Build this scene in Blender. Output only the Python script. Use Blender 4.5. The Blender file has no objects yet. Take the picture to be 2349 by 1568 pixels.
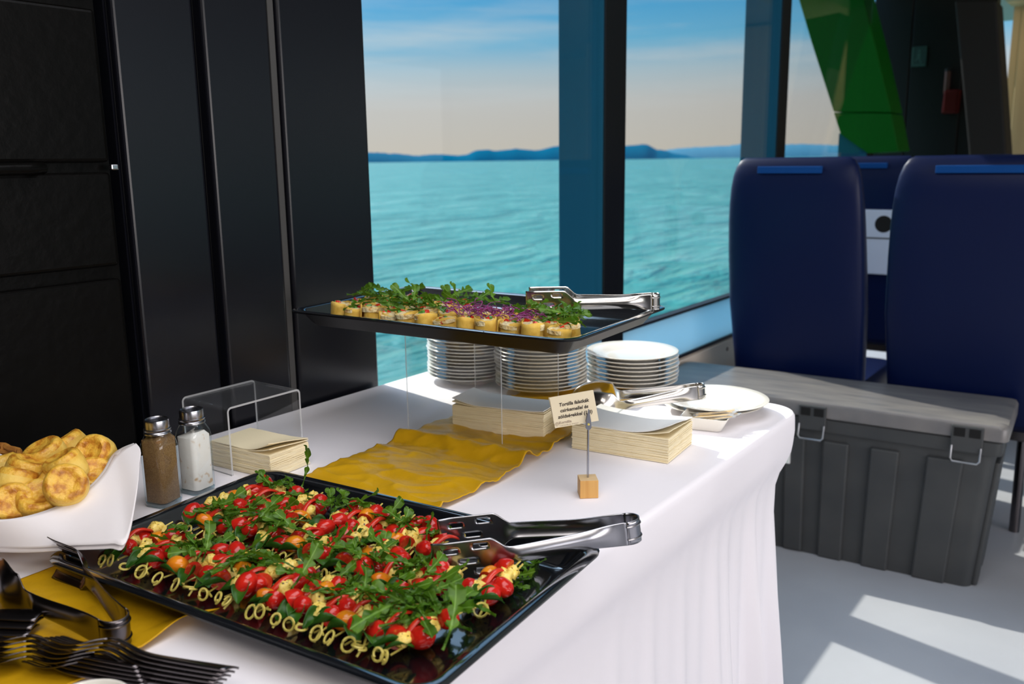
import bpy, bmesh, math, random
from mathutils import Vector, Matrix, noise
random.seed(7)
sc = bpy.context.scene
COL = sc.collection
PI = math.pi

# ------------------------------------------------------------------ camera
W, H, F = 2349.0, 1568.0, 2050.0
CAMZ = 0.46
_n = Vector((0, 367.6 - H/2, F)).cross(Vector((1, -0.0130, 0))).normalized()
if _n.y > 0: _n = -_n
_vx = 2690.0
_Y = Vector((_vx - W/2, 367.6 - 0.0130*(_vx - W/2) - H/2, F)).normalized()
_X = _Y.cross(_n)
CX, CY, CZ = _X, _Y, _n                       # world axes written in camera axes (right, down, forward)
cd = bpy.data.cameras.new('camera')
cam = bpy.data.objects.new('camera', cd); COL.objects.link(cam)
cam.matrix_world = Matrix(((CX.x, -CX.y, -CX.z, 0), (CY.x, -CY.y, -CY.z, 0), (CZ.x, -CZ.y, -CZ.z, CAMZ), (0, 0, 0, 1)))
cd.sensor_fit = 'HORIZONTAL'; cd.sensor_width = 36.0; cd.lens = F/W*36.0
cd.clip_start = 0.02; cd.clip_end = 40000
cd.dof.use_dof = True; cd.dof.focus_distance = 1.2; cd.dof.aperture_fstop = 6.3
sc.camera = cam

def ray(px, py):
    d = Vector((px - W/2, py - H/2, F))
    return Vector((CX.dot(d), CY.dot(d), CZ.dot(d)))
def P(px, py, z=0.0):
    d = ray(px, py); return Vector((0, 0, CAMZ)) + d*((z - CAMZ)/d.z)
def PX(px, py, x):
    d = ray(px, py); return Vector((0, 0, CAMZ)) + d*(x/d.x)
def PY(px, py, y):
    d = ray(px, py); return Vector((0, 0, CAMZ)) + d*(y/d.y)

# ------------------------------------------------------------------ light and exposure
sc.view_settings.view_transform = 'Standard'; sc.view_settings.look = 'None'
sc.view_settings.gamma = 1.0; sc.view_settings.use_curve_mapping = False
sc.view_settings.exposure = 0.0
SUN_EL, SUN_AZ = math.radians(40), math.radians(11.5)
sd = bpy.data.lights.new('sun', 'SUN'); sd.energy = 5.6; sd.angle = math.radians(0.55); sd.color = (1.0, 0.93, 0.82)
so = bpy.data.objects.new('sun', sd); COL.objects.link(so)
sdir = Vector((math.cos(SUN_EL)*math.cos(SUN_AZ), -math.cos(SUN_EL)*math.sin(SUN_AZ), -math.sin(SUN_EL)))
so.rotation_euler = sdir.to_track_quat('-Z', 'Y').to_euler(); so.location = (-6, 2, 6)

def area(name, loc, target, sx, sy, power, color):
    l = bpy.data.lights.new(name, 'AREA'); l.shape = 'RECTANGLE'; l.size = sx; l.size_y = sy; l.energy = power; l.color = color
    o = bpy.data.objects.new(name, l); COL.objects.link(o); o.location = loc
    o.rotation_euler = (Vector(target) - Vector(loc)).to_track_quat('-Z', 'Y').to_euler(); return o
# daylight of the windows on the other side of the saloon, and two ceiling fill lights added to brighten the room and table top
area('opposite_window_daylight', (3.6, 0.2, 0.6), (-1.0, 0.7, 0.0), 4.2, 1.3, 104, (1.0, 0.91, 0.895))
area('ceiling_fill_light', (0.6, -0.2, 1.42), (0.4, 0.4, -0.7), 2.4, 0.6, 16, (1.0, 0.93, 0.86))
area('table_fill_light', (-0.35, 0.75, 1.46), (-0.35, 0.75, 0.0), 0.9, 1.5, 16, (0.93, 0.94, 1.0))

world = bpy.data.worlds.new('sky'); sc.world = world; world.use_nodes = True
def N(nt, t, **kw):
    n = nt.nodes.new(t)
    for k, v in kw.items():
        if k.startswith('in_'):
            key = k[3:]; key = int(key) if key.isdigit() else key.replace('_', ' ')
            n.inputs[key].default_value = v
        else: setattr(n, k, v)
    return n
def ramp(nt, stops, interp='LINEAR'):
    r = nt.nodes.new('ShaderNodeValToRGB'); r.color_ramp.interpolation = interp
    while len(r.color_ramp.elements) < len(stops): r.color_ramp.elements.new(0.5)
    for e, (p, c) in zip(r.color_ramp.elements, stops):
        e.position = p; e.color = (c[0], c[1], c[2], 1) if len(c) == 3 else c
    return r
def mixc(nt, fac, a, b, blend='MIX'):
    m = nt.nodes.new('ShaderNodeMix'); m.data_type = 'RGBA'; m.blend_type = blend
    for s, v in ((0, fac), (6, a), (7, b)):
        if hasattr(v, 'is_linked') or hasattr(v, 'links'): nt.links.new(v, m.inputs[s])
        elif s == 0: m.inputs[0].default_value = v
        else: m.inputs[s].default_value = (v[0], v[1], v[2], 1)
    return m.outputs[2]
def make_world():
    nt = world.node_tree; nt.nodes.clear(); L = nt.links.new
    out = N(nt, 'ShaderNodeOutputWorld'); bg = N(nt, 'ShaderNodeBackground')
    tc = N(nt, 'ShaderNodeTexCoord'); sep = N(nt, 'ShaderNodeSeparateXYZ'); L(tc.outputs['Generated'], sep.inputs[0])
    r = ramp(nt, [(0.0, (0.10, 0.34, 0.36)), (0.498, (0.16, 0.50, 0.52)), (0.502, (0.60, 0.55, 0.48)), (0.530, (0.57, 0.56, 0.54)),
                  (0.546, (0.44, 0.56, 0.63)), (0.562, (0.16, 0.47, 0.70)), (0.585, (0.055, 0.36, 0.68)), (0.66, (0.09, 0.40, 0.78)), (1.0, (0.08, 0.32, 0.70))])
    ma = N(nt, 'ShaderNodeMath', operation='MULTIPLY_ADD'); ma.inputs[1].default_value = 0.5; ma.inputs[2].default_value = 0.5
    L(sep.outputs[2], ma.inputs[0]); L(ma.outputs[0], r.inputs[0])
    # thin stratus streaks: noise on the direction, squeezed vertically
    mp = N(nt, 'ShaderNodeMapping'); mp.inputs['Scale'].default_value = (3.0, 3.0, 34.0); mp.inputs['Rotation'].default_value = (0.03, 0.02, 0)
    L(tc.outputs['Generated'], mp.inputs[0])
    nz = N(nt, 'ShaderNodeTexNoise'); nz.inputs['Scale'].default_value = 1.0; nz.inputs['Detail'].default_value = 7; nz.inputs['Roughness'].default_value = 0.55
    L(mp.outputs[0], nz.inputs[0])
    cr = ramp(nt, [(0.44, (0, 0, 0)), (0.68, (1, 1, 1))]); L(nz.outputs[0], cr.inputs[0])
    band = ramp(nt, [(0.52, (0, 0, 0)), (0.55, (0.75, 0.75, 0.75)), (0.575, (0.45, 0.45, 0.45)), (0.63, (0.35, 0.35, 0.35)), (0.8, (0.3, 0.3, 0.3)), (1.0, (0.2, 0.2, 0.2))]); L(ma.outputs[0], band.inputs[0])
    mm = N(nt, 'ShaderNodeMath', operation='MULTIPLY'); L(cr.outputs[0], mm.inputs[0]); L(band.outputs[0], mm.inputs[1])
    c = mixc(nt, mm.outputs[0], r.outputs[0], (0.62, 0.66, 0.68))
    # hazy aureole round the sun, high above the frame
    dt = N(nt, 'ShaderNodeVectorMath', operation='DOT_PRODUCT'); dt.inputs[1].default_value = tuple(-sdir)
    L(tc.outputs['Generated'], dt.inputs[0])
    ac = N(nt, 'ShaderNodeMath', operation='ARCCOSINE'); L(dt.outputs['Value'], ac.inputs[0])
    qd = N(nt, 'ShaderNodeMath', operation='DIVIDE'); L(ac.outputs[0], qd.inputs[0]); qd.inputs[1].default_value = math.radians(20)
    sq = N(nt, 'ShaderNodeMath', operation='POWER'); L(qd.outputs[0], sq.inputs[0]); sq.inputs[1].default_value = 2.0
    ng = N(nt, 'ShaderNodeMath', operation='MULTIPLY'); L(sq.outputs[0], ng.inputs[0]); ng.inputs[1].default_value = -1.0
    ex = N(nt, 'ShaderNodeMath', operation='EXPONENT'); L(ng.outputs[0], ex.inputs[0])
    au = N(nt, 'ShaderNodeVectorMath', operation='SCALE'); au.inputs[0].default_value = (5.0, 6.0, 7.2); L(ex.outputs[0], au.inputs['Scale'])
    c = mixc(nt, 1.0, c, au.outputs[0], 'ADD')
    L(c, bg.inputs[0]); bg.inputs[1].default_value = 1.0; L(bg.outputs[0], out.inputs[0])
make_world()

# ------------------------------------------------------------------ materials
def principled(name, col, rough=0.5, metal=0.0, spec=0.5, **kw):
    m = bpy.data.materials.new(name); m.use_nodes = True
    b = m.node_tree.nodes['Principled BSDF']
    b.inputs['Base Color'].default_value = (*col, 1); b.inputs['Roughness'].default_value = rough
    b.inputs['Metallic'].default_value = metal; b.inputs['Specular IOR Level'].default_value = spec
    for k, v in kw.items(): b.inputs[k.replace('_', ' ')].default_value = v
    return m
def mottle(m, stops, scale=20, detail=4, coord='Object', stretch=(1, 1, 1), rough=0.5):
    nt = m.node_tree; b = nt.nodes['Principled BSDF']
    tc = N(nt, 'ShaderNodeTexCoord'); mp = N(nt, 'ShaderNodeMapping'); mp.inputs['Scale'].default_value = stretch
    nz = N(nt, 'ShaderNodeTexNoise'); nz.inputs['Scale'].default_value = scale; nz.inputs['Detail'].default_value = detail; nz.inputs['Roughness'].default_value = rough
    r = ramp(nt, stops); nt.links.new(tc.outputs[coord], mp.inputs[0]); nt.links.new(mp.outputs[0], nz.inputs[0])
    nt.links.new(nz.outputs[0], r.inputs[0]); nt.links.new(r.outputs[0], b.inputs['Base Color']); return m
def bump(m, scale=60, dist=0.001, strength=0.5, detail=3, stretch=(1, 1, 1), coord='Object'):
    nt = m.node_tree; b = nt.nodes['Principled BSDF']
    tc = N(nt, 'ShaderNodeTexCoord'); mp = N(nt, 'ShaderNodeMapping'); mp.inputs['Scale'].default_value = stretch
    nz = N(nt, 'ShaderNodeTexNoise'); nz.inputs['Scale'].default_value = scale; nz.inputs['Detail'].default_value = detail
    bp = N(nt, 'ShaderNodeBump'); bp.inputs['Distance'].default_value = dist; bp.inputs['Strength'].default_value = strength
    nt.links.new(tc.outputs[coord], mp.inputs[0]); nt.links.new(mp.outputs[0], nz.inputs[0])
    nt.links.new(nz.outputs[0], bp.inputs['Height']); nt.links.new(bp.outputs[0], b.inputs['Normal']); return m
def clear(name, tint=(0.97, 0.98, 0.98), ior=1.45, rough=0.02, haze=0.0):
    m = bpy.data.materials.new(name); m.use_nodes = True; nt = m.node_tree; nt.nodes.clear()
    out = N(nt, 'ShaderNodeOutputMaterial'); t = N(nt, 'ShaderNodeBsdfTransparent'); t.inputs[0].default_value = (*tint, 1)
    g = N(nt, 'ShaderNodeBsdfGlossy'); g.inputs['Roughness'].default_value = rough
    fr = N(nt, 'ShaderNodeFresnel'); ge = N(nt, 'ShaderNodeNewGeometry')     # same reflectance from both sides of a thin sheet
    io = N(nt, 'ShaderNodeMapRange'); io.inputs['To Min'].default_value = ior; io.inputs['To Max'].default_value = 1.0/ior
    nt.links.new(ge.outputs['Backfacing'], io.inputs[0]); nt.links.new(io.outputs[0], fr.inputs[0])
    mx = N(nt, 'ShaderNodeMixShader'); nt.links.new(fr.outputs[0], mx.inputs[0]); nt.links.new(t.outputs[0], mx.inputs[1]); nt.links.new(g.outputs[0], mx.inputs[2])
    last = mx.outputs[0]
    if haze:
        d = N(nt, 'ShaderNodeBsdfDiffuse'); d.inputs[0].default_value = (0.8, 0.82, 0.85, 1)
        m2 = N(nt, 'ShaderNodeMixShader'); m2.inputs[0].default_value = haze
        nt.links.new(last, m2.inputs[1]); nt.links.new(d.outputs[0], m2.inputs[2]); last = m2.outputs[0]
    nt.links.new(last, out.inputs[0]); return m

M = {}
M['cloth'] = bump(principled('white_cloth', (0.86, 0.83, 0.86), 0.85, spec=0.15), 9, 0.004, 0.35, 4)
M['napkin_cloth'] = bump(principled('napkin_cloth', (0.84, 0.80, 0.80), 0.85, spec=0.1), 30, 0.002, 0.3)
M['gold'] = bump(mottle(principled('gold_satin', (0.60, 0.34, 0.006), 0.40, spec=0.3), [(0.3, (0.56, 0.30, 0.005)), (0.7, (0.68, 0.39, 0.008))], 9, 5), 22, 0.006, 0.6, 5)
M['enamel'] = bump(principled('black_enamel', (0.004, 0.005, 0.007), 0.13, spec=1.0, Coat_Weight=1.0, Coat_Roughness=0.06, Coat_IOR=1.7), 40, 0.0006, 0.25)
M['enamel_outer'] = principled('black_enamel_outside', (0.003, 0.0035, 0.0045), 0.35, spec=0.35)
M['steel'] = principled('steel', (0.62, 0.60, 0.57), 0.17, 1.0)
M['steel2'] = principled('satin_steel', (0.40, 0.40, 0.43), 0.24, 1.0)
M['dark_steel'] = principled('dark_steel', (0.16, 0.145, 0.15), 0.24, 1.0)
M['porcelain'] = principled('porcelain', (0.80, 0.77, 0.70), 0.10, spec=0.6, Coat_Weight=0.4, Coat_Roughness=0.04)
M['paper'] = bump(principled('paper_tissue', (0.90, 0.79, 0.54), 0.9, spec=0.05), 300, 0.0004, 0.4)
M['paper_white'] = bump(principled('paper_tissue_white', (0.86, 0.84, 0.80), 0.9, spec=0.05), 260, 0.0005, 0.5)
M['acrylic'] = clear('acrylic', (0.965, 0.972, 0.97), 1.42, 0.02, haze=0.02)
M['acrylic_edge'] = clear('acrylic_edge', (0.55, 0.58, 0.58), 1.9, 0.15, haze=0.45)
M['glass'] = clear('window_glass', (0.97, 0.985, 0.985), 1.33, 0.0)
M['jar_glass'] = clear('jar_glass', (0.90, 0.95, 0.97), 1.55, 0.01)
M['jar_base'] = clear('jar_base_glass', (0.62, 0.80, 0.84), 1.6, 0.03, haze=0.15)
M['pepper'] = bump(mottle(principled('ground_pepper', (0.2, 0.12, 0.06), 0.9, spec=0.1), [(0.35, (0.15, 0.08, 0.032)), (0.65, (0.25, 0.145, 0.065))], 900, 3), 900, 0.0005, 0.5)
M['salt'] = bump(mottle(principled('salt', (0.82, 0.74, 0.64), 0.85, spec=0.2), [(0.32, (0.62, 0.40, 0.22)), (0.40, (0.84, 0.76, 0.68)), (1, (0.88, 0.82, 0.76))], 60, 2), 900, 0.0004, 0.5)
M['dark_panel'] = principled('dark_panel', (0.0045, 0.0048, 0.0075), 0.25, spec=0.34)
M['black_paint'] = bump(principled('black_paint', (0.0022, 0.0020, 0.0018), 0.35, spec=0.07), 45, 0.003, 0.3, 5)
M['seam'] = principled('seam_trim', (0.045, 0.042, 0.040), 0.5)
M['gasket'] = principled('rubber_gasket', (0.004, 0.006, 0.012), 0.5)
M['pillar'] = principled('pillar_paint', (0.006, 0.075, 0.13), 0.5, spec=0.15)
M['pillar_dark'] = principled('pillar_dark', (0.005, 0.006, 0.008), 0.45, spec=0.2)
M['beige'] = bump(principled('beige_board', (0.76, 0.66, 0.55), 0.6), 200, 0.0005, 0.3)
M['floor'] = mottle(principled('grey_deck', (0.5, 0.5, 0.52), 0.42, spec=0.4), [(0.3, (0.37, 0.385, 0.42)), (0.7, (0.43, 0.445, 0.475))], 3, 6)
M['ceiling'] = principled('ceiling_paint', (0.36, 0.34, 0.32), 0.8)
M['dark_brown'] = principled('dark_brown_panel', (0.007, 0.0045, 0.0035), 0.4, spec=0.25)
M['greywall'] = principled('grey_pillar', (0.018, 0.0145, 0.013), 0.6, spec=0.2)
M['tan'] = mottle(principled('tan_panel', (0.42, 0.30, 0.15), 0.6), [(0.3, (0.38, 0.27, 0.13)), (0.7, (0.46, 0.34, 0.17))], 2, 2, stretch=(6, 6, 0.3))
M['green'] = principled('green_paint', (0.001, 0.085, 0.003), 0.5, spec=0.12)
M['red'] = principled('red_paint', (0.085, 0.003, 0.0015), 0.4, spec=0.2)
M['orange'] = principled('orange_paint', (0.11, 0.025, 0.012), 0.5)
M['sign_green'] = principled('sign_green', (0.008, 0.028, 0.019), 0.5)
M['sign_pale'] = principled('sign_pale', (0.03, 0.07, 0.05), 0.5)
M['leather'] = bump(principled('navy_leather', (0.0014, 0.0065, 0.044), 0.40, spec=0.22, Sheen_Weight=0.0, Sheen_Roughness=0.4), 350, 0.0006, 0.4)
M['velcro'] = bump(principled('blue_velcro', (0.008, 0.07, 0.27), 0.9, spec=0.1), 700, 0.003, 0.9)
M['white_plastic'] = principled('white_plastic', (0.55, 0.60, 0.72), 0.5)
M['hole'] = principled('hole_black', (0.003, 0.003, 0.003), 0.9)
M['tote'] = bump(mottle(principled('grey_plastic', (0.055, 0.062, 0.072), 0.5, spec=0.4), [(0.3, (0.040, 0.043, 0.045)), (0.7, (0.056, 0.058, 0.058))], 8, 4), 400, 0.0005, 0.3)
M['tote_lid'] = bump(mottle(principled('grey_plastic_lid', (0.14, 0.14, 0.15), 0.33, spec=0.5), [(0.3, (0.13, 0.13, 0.135)), (0.5, (0.18, 0.17, 0.165)), (0.78, (0.25, 0.235, 0.215))], 7, 6, stretch=(1, 7, 1)), 120, 0.0006, 0.3)
M['wire'] = principled('wire_handle', (0.45, 0.46, 0.48), 0.3, 0.8)
M['sticker_green'] = principled('sticker_green', (0.05, 0.50, 0.10), 0.5)
M['white_card'] = principled('white_card', (0.84, 0.84, 0.82), 0.6)
M['card'] = principled('cream_card', (0.80, 0.70, 0.50), 0.75, spec=0.15)
M['ink'] = principled('ink', (0.035, 0.025, 0.02), 0.7)
M['ink_pale'] = principled('ink_pale', (0.38, 0.29, 0.22), 0.7)
M['wood'] = mottle(principled('light_wood', (0.62, 0.34, 0.10), 0.5), [(0.3, (0.55, 0.27, 0.06)), (0.7, (0.70, 0.41, 0.13))], 90, 4, stretch=(1, 1, 0.06))
M['wood_top'] = mottle(principled('light_wood_end', (0.74, 0.52, 0.27), 0.55), [(0.3, (0.70, 0.48, 0.23)), (0.7, (0.78, 0.57, 0.32))], 120, 3, stretch=(0.1, 1, 1))
M['bread'] = bump(mottle(principled('bread_side', (0.72, 0.44, 0.09), 0.55, spec=0.35), [(0.30, (0.66, 0.36, 0.04)), (0.5, (0.80, 0.53, 0.10)), (0.75, (0.84, 0.61, 0.17))], 45, 5), 160, 0.002, 0.4)
M['crust'] = bump(mottle(principled('bread_crust', (0.55, 0.22, 0.03), 0.38, spec=0.45), [(0.28, (0.28, 0.085, 0.008)), (0.40, (0.54, 0.22, 0.020)), (0.52, (0.78, 0.44, 0.050)), (0.8, (0.84, 0.58, 0.12))], 70, 6), 190, 0.003, 0.6)
M['wicker'] = mottle(principled('wicker', (0.42, 0.17, 0.03), 0.5), [(0.3, (0.34, 0.12, 0.02)), (0.7, (0.55, 0.25, 0.05))], 60, 3)
M['tomato'] = mottle(principled('tomato_skin', (0.55, 0.012, 0.008), 0.13, spec=0.5, Subsurface_Weight=0.12), [(0.3, (0.42, 0.006, 0.006)), (0.7, (0.66, 0.022, 0.010))], 55, 2)
M['tomato'].node_tree.nodes['Principled BSDF'].inputs['Subsurface Radius'].default_value = (0.004, 0.001, 0.0006)
M['tomato_cut'] = mottle(principled('tomato_flesh', (0.6, 0.06, 0.02), 0.15, spec=0.6), [(0.35, (0.58, 0.028, 0.012)), (0.6, (0.66, 0.075, 0.02)), (0.74, (0.80, 0.34, 0.07))], 240, 2)
M['orange_tomato'] = mottle(principled('orange_tomato_skin', (0.75, 0.20, 0.008), 0.16, spec=0.5), [(0.3, (0.68, 0.14, 0.006)), (0.7, (0.82, 0.29, 0.012))], 50, 2)
M['mozzarella'] = bump(mottle(principled('mozzarella', (0.82, 0.68, 0.36), 0.35, spec=0.4), [(0.35, (0.03, 0.026, 0.010)), (0.40, (0.84, 0.58, 0.09)), (0.58, (0.90, 0.71, 0.20))], 210, 4, rough=0.6), 120, 0.002, 0.4)
def leafmat(name, a, b, rough=0.42):
    m = mottle(principled(name, a, rough, spec=0.4), [(0.3, a), (0.7, b)], 60, 3)
    nt = m.node_tree; pb = nt.nodes['Principled BSDF']; out = [n for n in nt.nodes if n.type == 'OUTPUT_MATERIAL'][0]
    tr = N(nt, 'ShaderNodeBsdfTranslucent'); tr.inputs[0].default_value = (b[0]*1.2, b[1]*1.3, b[2], 1)
    mx = N(nt, 'ShaderNodeMixShader'); mx.inputs[0].default_value = 0.28
    nt.links.new(pb.outputs[0], mx.inputs[1]); nt.links.new(tr.outputs[0], mx.inputs[2]); nt.links.new(mx.outputs[0], out.inputs[0]); return m
M['rocket'] = leafmat('rocket_leaf', (0.036, 0.12, 0.005), (0.11, 0.24, 0.012))
M['rocket_pale'] = leafmat('rocket_leaf_pale', (0.12, 0.28, 0.035), (0.22, 0.40, 0.07))
M['basil'] = leafmat('basil_leaf', (0.018, 0.085, 0.006), (0.06, 0.19, 0.015), 0.38)
M['bamboo'] = mottle(principled('bamboo', (0.62, 0.50, 0.10), 0.45), [(0.3, (0.46, 0.37, 0.06)), (0.7, (0.72, 0.60, 0.15))], 120, 3)
M['tortilla'] = bump(mottle(principled('tortilla', (0.74, 0.50, 0.16), 0.7, spec=0.2), [(0.3, (0.66, 0.38, 0.05)), (0.5, (0.80, 0.52, 0.10)), (0.75, (0.84, 0.62, 0.19))], 55, 5), 150, 0.0015, 0.4)
M['filling'] = bump(mottle(principled('filling', (0.75, 0.6, 0.3), 0.5, spec=0.35), [(0.30, (0.55, 0.05, 0.02)), (0.36, (0.72, 0.50, 0.18)), (0.55, (0.82, 0.68, 0.38)), (0.68, (0.80, 0.70, 0.42)), (0.74, (0.18, 0.34, 0.05))], 110, 3), 130, 0.006, 0.9)
M['cucumber'] = principled('cucumber', (0.10, 0.30, 0.05), 0.3)
M['pepper_red'] = principled('red_pepper', (0.60, 0.03, 0.012), 0.22)
M['sprout'] = mottle(principled('purple_sprout', (0.20, 0.02, 0.13), 0.4), [(0.3, (0.10, 0.008, 0.06)), (0.7, (0.33, 0.045, 0.22))], 90, 2)
M['toothpick'] = principled('toothpick_wood', (0.74, 0.52, 0.24), 0.6)
M['film'] = clear('film_wrap', (0.93, 0.94, 0.94), 1.6, 0.08, haze=0.22)

def frosted(name, col, fac):
    m = principled(name, col, 0.25, spec=0.4); nt = m.node_tree; pb = nt.nodes['Principled BSDF']; out = [n for n in nt.nodes if n.type == 'OUTPUT_MATERIAL'][0]
    tr = N(nt, 'ShaderNodeBsdfTranslucent'); tr.inputs[0].default_value = (*col, 1)
    mx = N(nt, 'ShaderNodeMixShader'); mx.inputs[0].default_value = fac
    nt.links.new(pb.outputs[0], mx.inputs[1]); nt.links.new(tr.outputs[0], mx.inputs[2]); nt.links.new(mx.outputs[0], out.inputs[0]); return m
M['sill_blue'] = frosted('frosted_blue_glass', (0.45, 0.70, 0.84), 0.5)

# ------------------------------------------------------------------ mesh helpers
class MB:
    def __init__(s): s.v = []; s.f = []; s.mi = []
    def add(s, vs, fs, mi=0):
        o = len(s.v); s.v += [tuple(v) for v in vs]
        for f in fs: s.f.append(tuple(i + o for i in f)); s.mi.append(mi)
        return s
    def box(s, x0, x1, y0, y1, z0, z1, mi=0):
        v = [(x, y, z) for z in (z0, z1) for y in (y0, y1) for x in (x0, x1)]
        return s.add(v, [(0, 2, 3, 1), (4, 5, 7, 6), (0, 1, 5, 4), (2, 6, 7, 3), (0, 4, 6, 2), (1, 3, 7, 5)], mi)
    def grid(s, nu, nv, fn, mi=0, skip=None, wrap_u=False):
        vs = [fn(i/(nu if wrap_u else nu), j/nv) for i in range(nu + (0 if wrap_u else 1)) for j in range(nv + 1)]
        nU = nu if wrap_u else nu + 1
        fs = []
        for i in range(nu):
            for j in range(nv):
                if skip and skip(i, j): continue
                a = i*(nv+1) + j; b = ((i+1) % nU)*(nv+1) + j
                fs.append((a, b, b+1, a+1))
        return s.add(vs, fs, mi)
    def rings(s, rings, cap0=False, cap1=False, mi=0, close=True):
        n = len(rings[0]); vs = [p for r in rings for p in r]; fs = []
        for k in range(len(rings)-1):
            for i in range(n if close else n-1):
                j = (i+1) % n
                fs.append((k*n+i, k*n+j, (k+1)*n+j, (k+1)*n+i))
        if cap0: fs.append(tuple(reversed(range(n))))
        if cap1: fs.append(tuple((len(rings)-1)*n + i for i in range(n)))
        return s.add(vs, fs, mi)
    def lathe(s, prof, n=32, c=(0, 0, 0), mi=0, cap0=False, cap1=False):
        return s.rings([[(c[0]+r*math.cos(2*PI*i/n), c[1]+r*math.sin(2*PI*i/n), c[2]+z) for i in range(n)] for r, z in prof], cap0, cap1, mi)
    def tube(s, pts, rad, n=8, mi=0, caps=True):
        pts = [Vector(p) for p in pts]; R = []
        up = None
        for i, p in enumerate(pts):
            d = (pts[min(i+1, len(pts)-1)] - pts[max(i-1, 0)]).normalized()
            if up is None: up = Vector((0, 0, 1)) if abs(d.z) < 0.9 else Vector((1, 0, 0))
            a = d.cross(up).normalized(); up = a.cross(d).normalized()
            r = rad[i] if isinstance(rad, (list, tuple)) else rad
            R.append([p + a*r*math.cos(2*PI*k/n) + up*r*math.sin(2*PI*k/n) for k in range(n)])
        return s.rings(R, caps, caps, mi)
    def prism(s, poly, z0, z1, mi=0, ax='z'):
        f = {'z': lambda a, b, c: (a, b, c), 'y': lambda a, b, c: (a, c, b), 'x': lambda a, b, c: (c, a, b)}[ax]
        n = len(poly); vs = [f(a, b, z0) for a, b in poly] + [f(a, b, z1) for a, b in poly]
        fs = [tuple(reversed(range(n))), tuple(range(n, 2*n))] + [(i, (i+1) % n, n+(i+1) % n, n+i) for i in range(n)]
        return s.add(vs, fs, mi)
    def mesh(s, name, mats, smooth=True):
        me = bpy.data.meshes.new(name); me.from_pydata(s.v, [], s.f)
        for m in (mats if isinstance(mats, (list, tuple)) else [mats]): me.materials.append(M[m] if isinstance(m, str) else m)
        me.polygons.foreach_set('material_index', s.mi)
        bm = bmesh.new(); bm.from_mesh(me); bmesh.ops.recalc_face_normals(bm, faces=bm.faces); bm.to_mesh(me); bm.free()
        if smooth: me.shade_smooth(); 
        me.update(); return me
    def build(s, name, mats, parent=None, smooth=True, bevel=0, solid=0, sub=0, auto=True, seg=2):
        return obj(name, s.mesh(name, mats, smooth), parent, bevel, solid, sub, auto and smooth, seg)
def obj(name, me, parent=None, bevel=0, solid=0, sub=0, auto=False, seg=2):
    o = bpy.data.objects.new(name, me); COL.objects.link(o)
    if parent: o.parent = parent
    if solid:
        md = o.modifiers.new('solid', 'SOLIDIFY'); md.thickness = solid; md.offset = 0
    if bevel:
        md = o.modifiers.new('bevel', 'BEVEL'); md.width = bevel; md.segments = seg; md.limit_method = 'ANGLE'; md.angle_limit = math.radians(35)
    if sub:
        md = o.modifiers.new('sub', 'SUBSURF'); md.levels = sub; md.render_levels = sub
    if auto: me.set_sharp_from_angle(angle=math.radians(50))
    return o
def empty(name, loc=(0, 0, 0), rz=0.0, rot=None):
    o = bpy.data.objects.new(name, None); COL.objects.link(o); o.location = loc
    o.rotation_euler = rot if rot else (0, 0, rz); o.empty_display_size = 0.02; return o
def tag(o, label=None, cat=None, group=None, kind=None):
    if label: o['label'] = label
    if cat: o['category'] = cat
    if group: o['group'] = group
    if kind: o['kind'] = kind
    return o
KIDS = {}
def copy_tree(o, parent=None):
    c = o.copy(); COL.objects.link(c)
    if parent is not None: c.parent = parent
    for ch in o.children: copy_tree(ch, c)
    return c
def struct(o): o['kind'] = 'structure'; return o
def rrect(hx, hy, r, n=6):
    pts = []
    for cx, cy, a0 in ((hx-r, hy-r, 0), (-hx+r, hy-r, PI/2), (-hx+r, -hy+r, PI), (hx-r, -hy+r, 1.5*PI)):
        for k in range(n+1): a = a0 + PI/2*k/n; pts.append((cx + r*math.cos(a), cy + r*math.sin(a)))
    return pts
def nz3(x, y, z=0.0, s=1.0): return noise.noise(Vector((x*s, y*s, z*s)))

# ------------------------------------------------------------------ the setting
ZF = -0.75; ZC = 1.5
struct(MB().box(-1.62, 4.2, -3.2, 8.4, ZF-0.1, ZF).build('floor', 'floor', smooth=False))
struct(MB().box(-1.62, 4.2, -3.2, 8.4, ZC, ZC+0.1).build('ceiling', 'ceiling', smooth=False))
# left wall: dark metal panels behind the buffet, up to the first window
wl = struct(MB().box(-1.50, -1.345, 0.80, 1.327, ZF, ZC).build('wall_left', 'dark_panel', smooth=False))
def wall_panel(y0, y1, x=-1.315):
    return MB().box(-1.345, x, y0, y1, ZF+0.01, ZC-0.005).build('panel', 'dark_panel', wl, smooth=False, bevel=0.006, seg=3)
wall_panel(1.112, 1.327); wall_panel(0.955, 1.092); wall_panel(0.802, 0.945, -1.325)
struct(MB().box(-1.62, -1.57, -3.2, 0.80, ZF, ZC).build('wall_left', 'black_paint', smooth=False))
MB().box(-1.345, -1.322, 1.096, 1.109, ZF+0.01, ZC-0.01).build('seam_strip', 'seam', wl, smooth=False)
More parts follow.
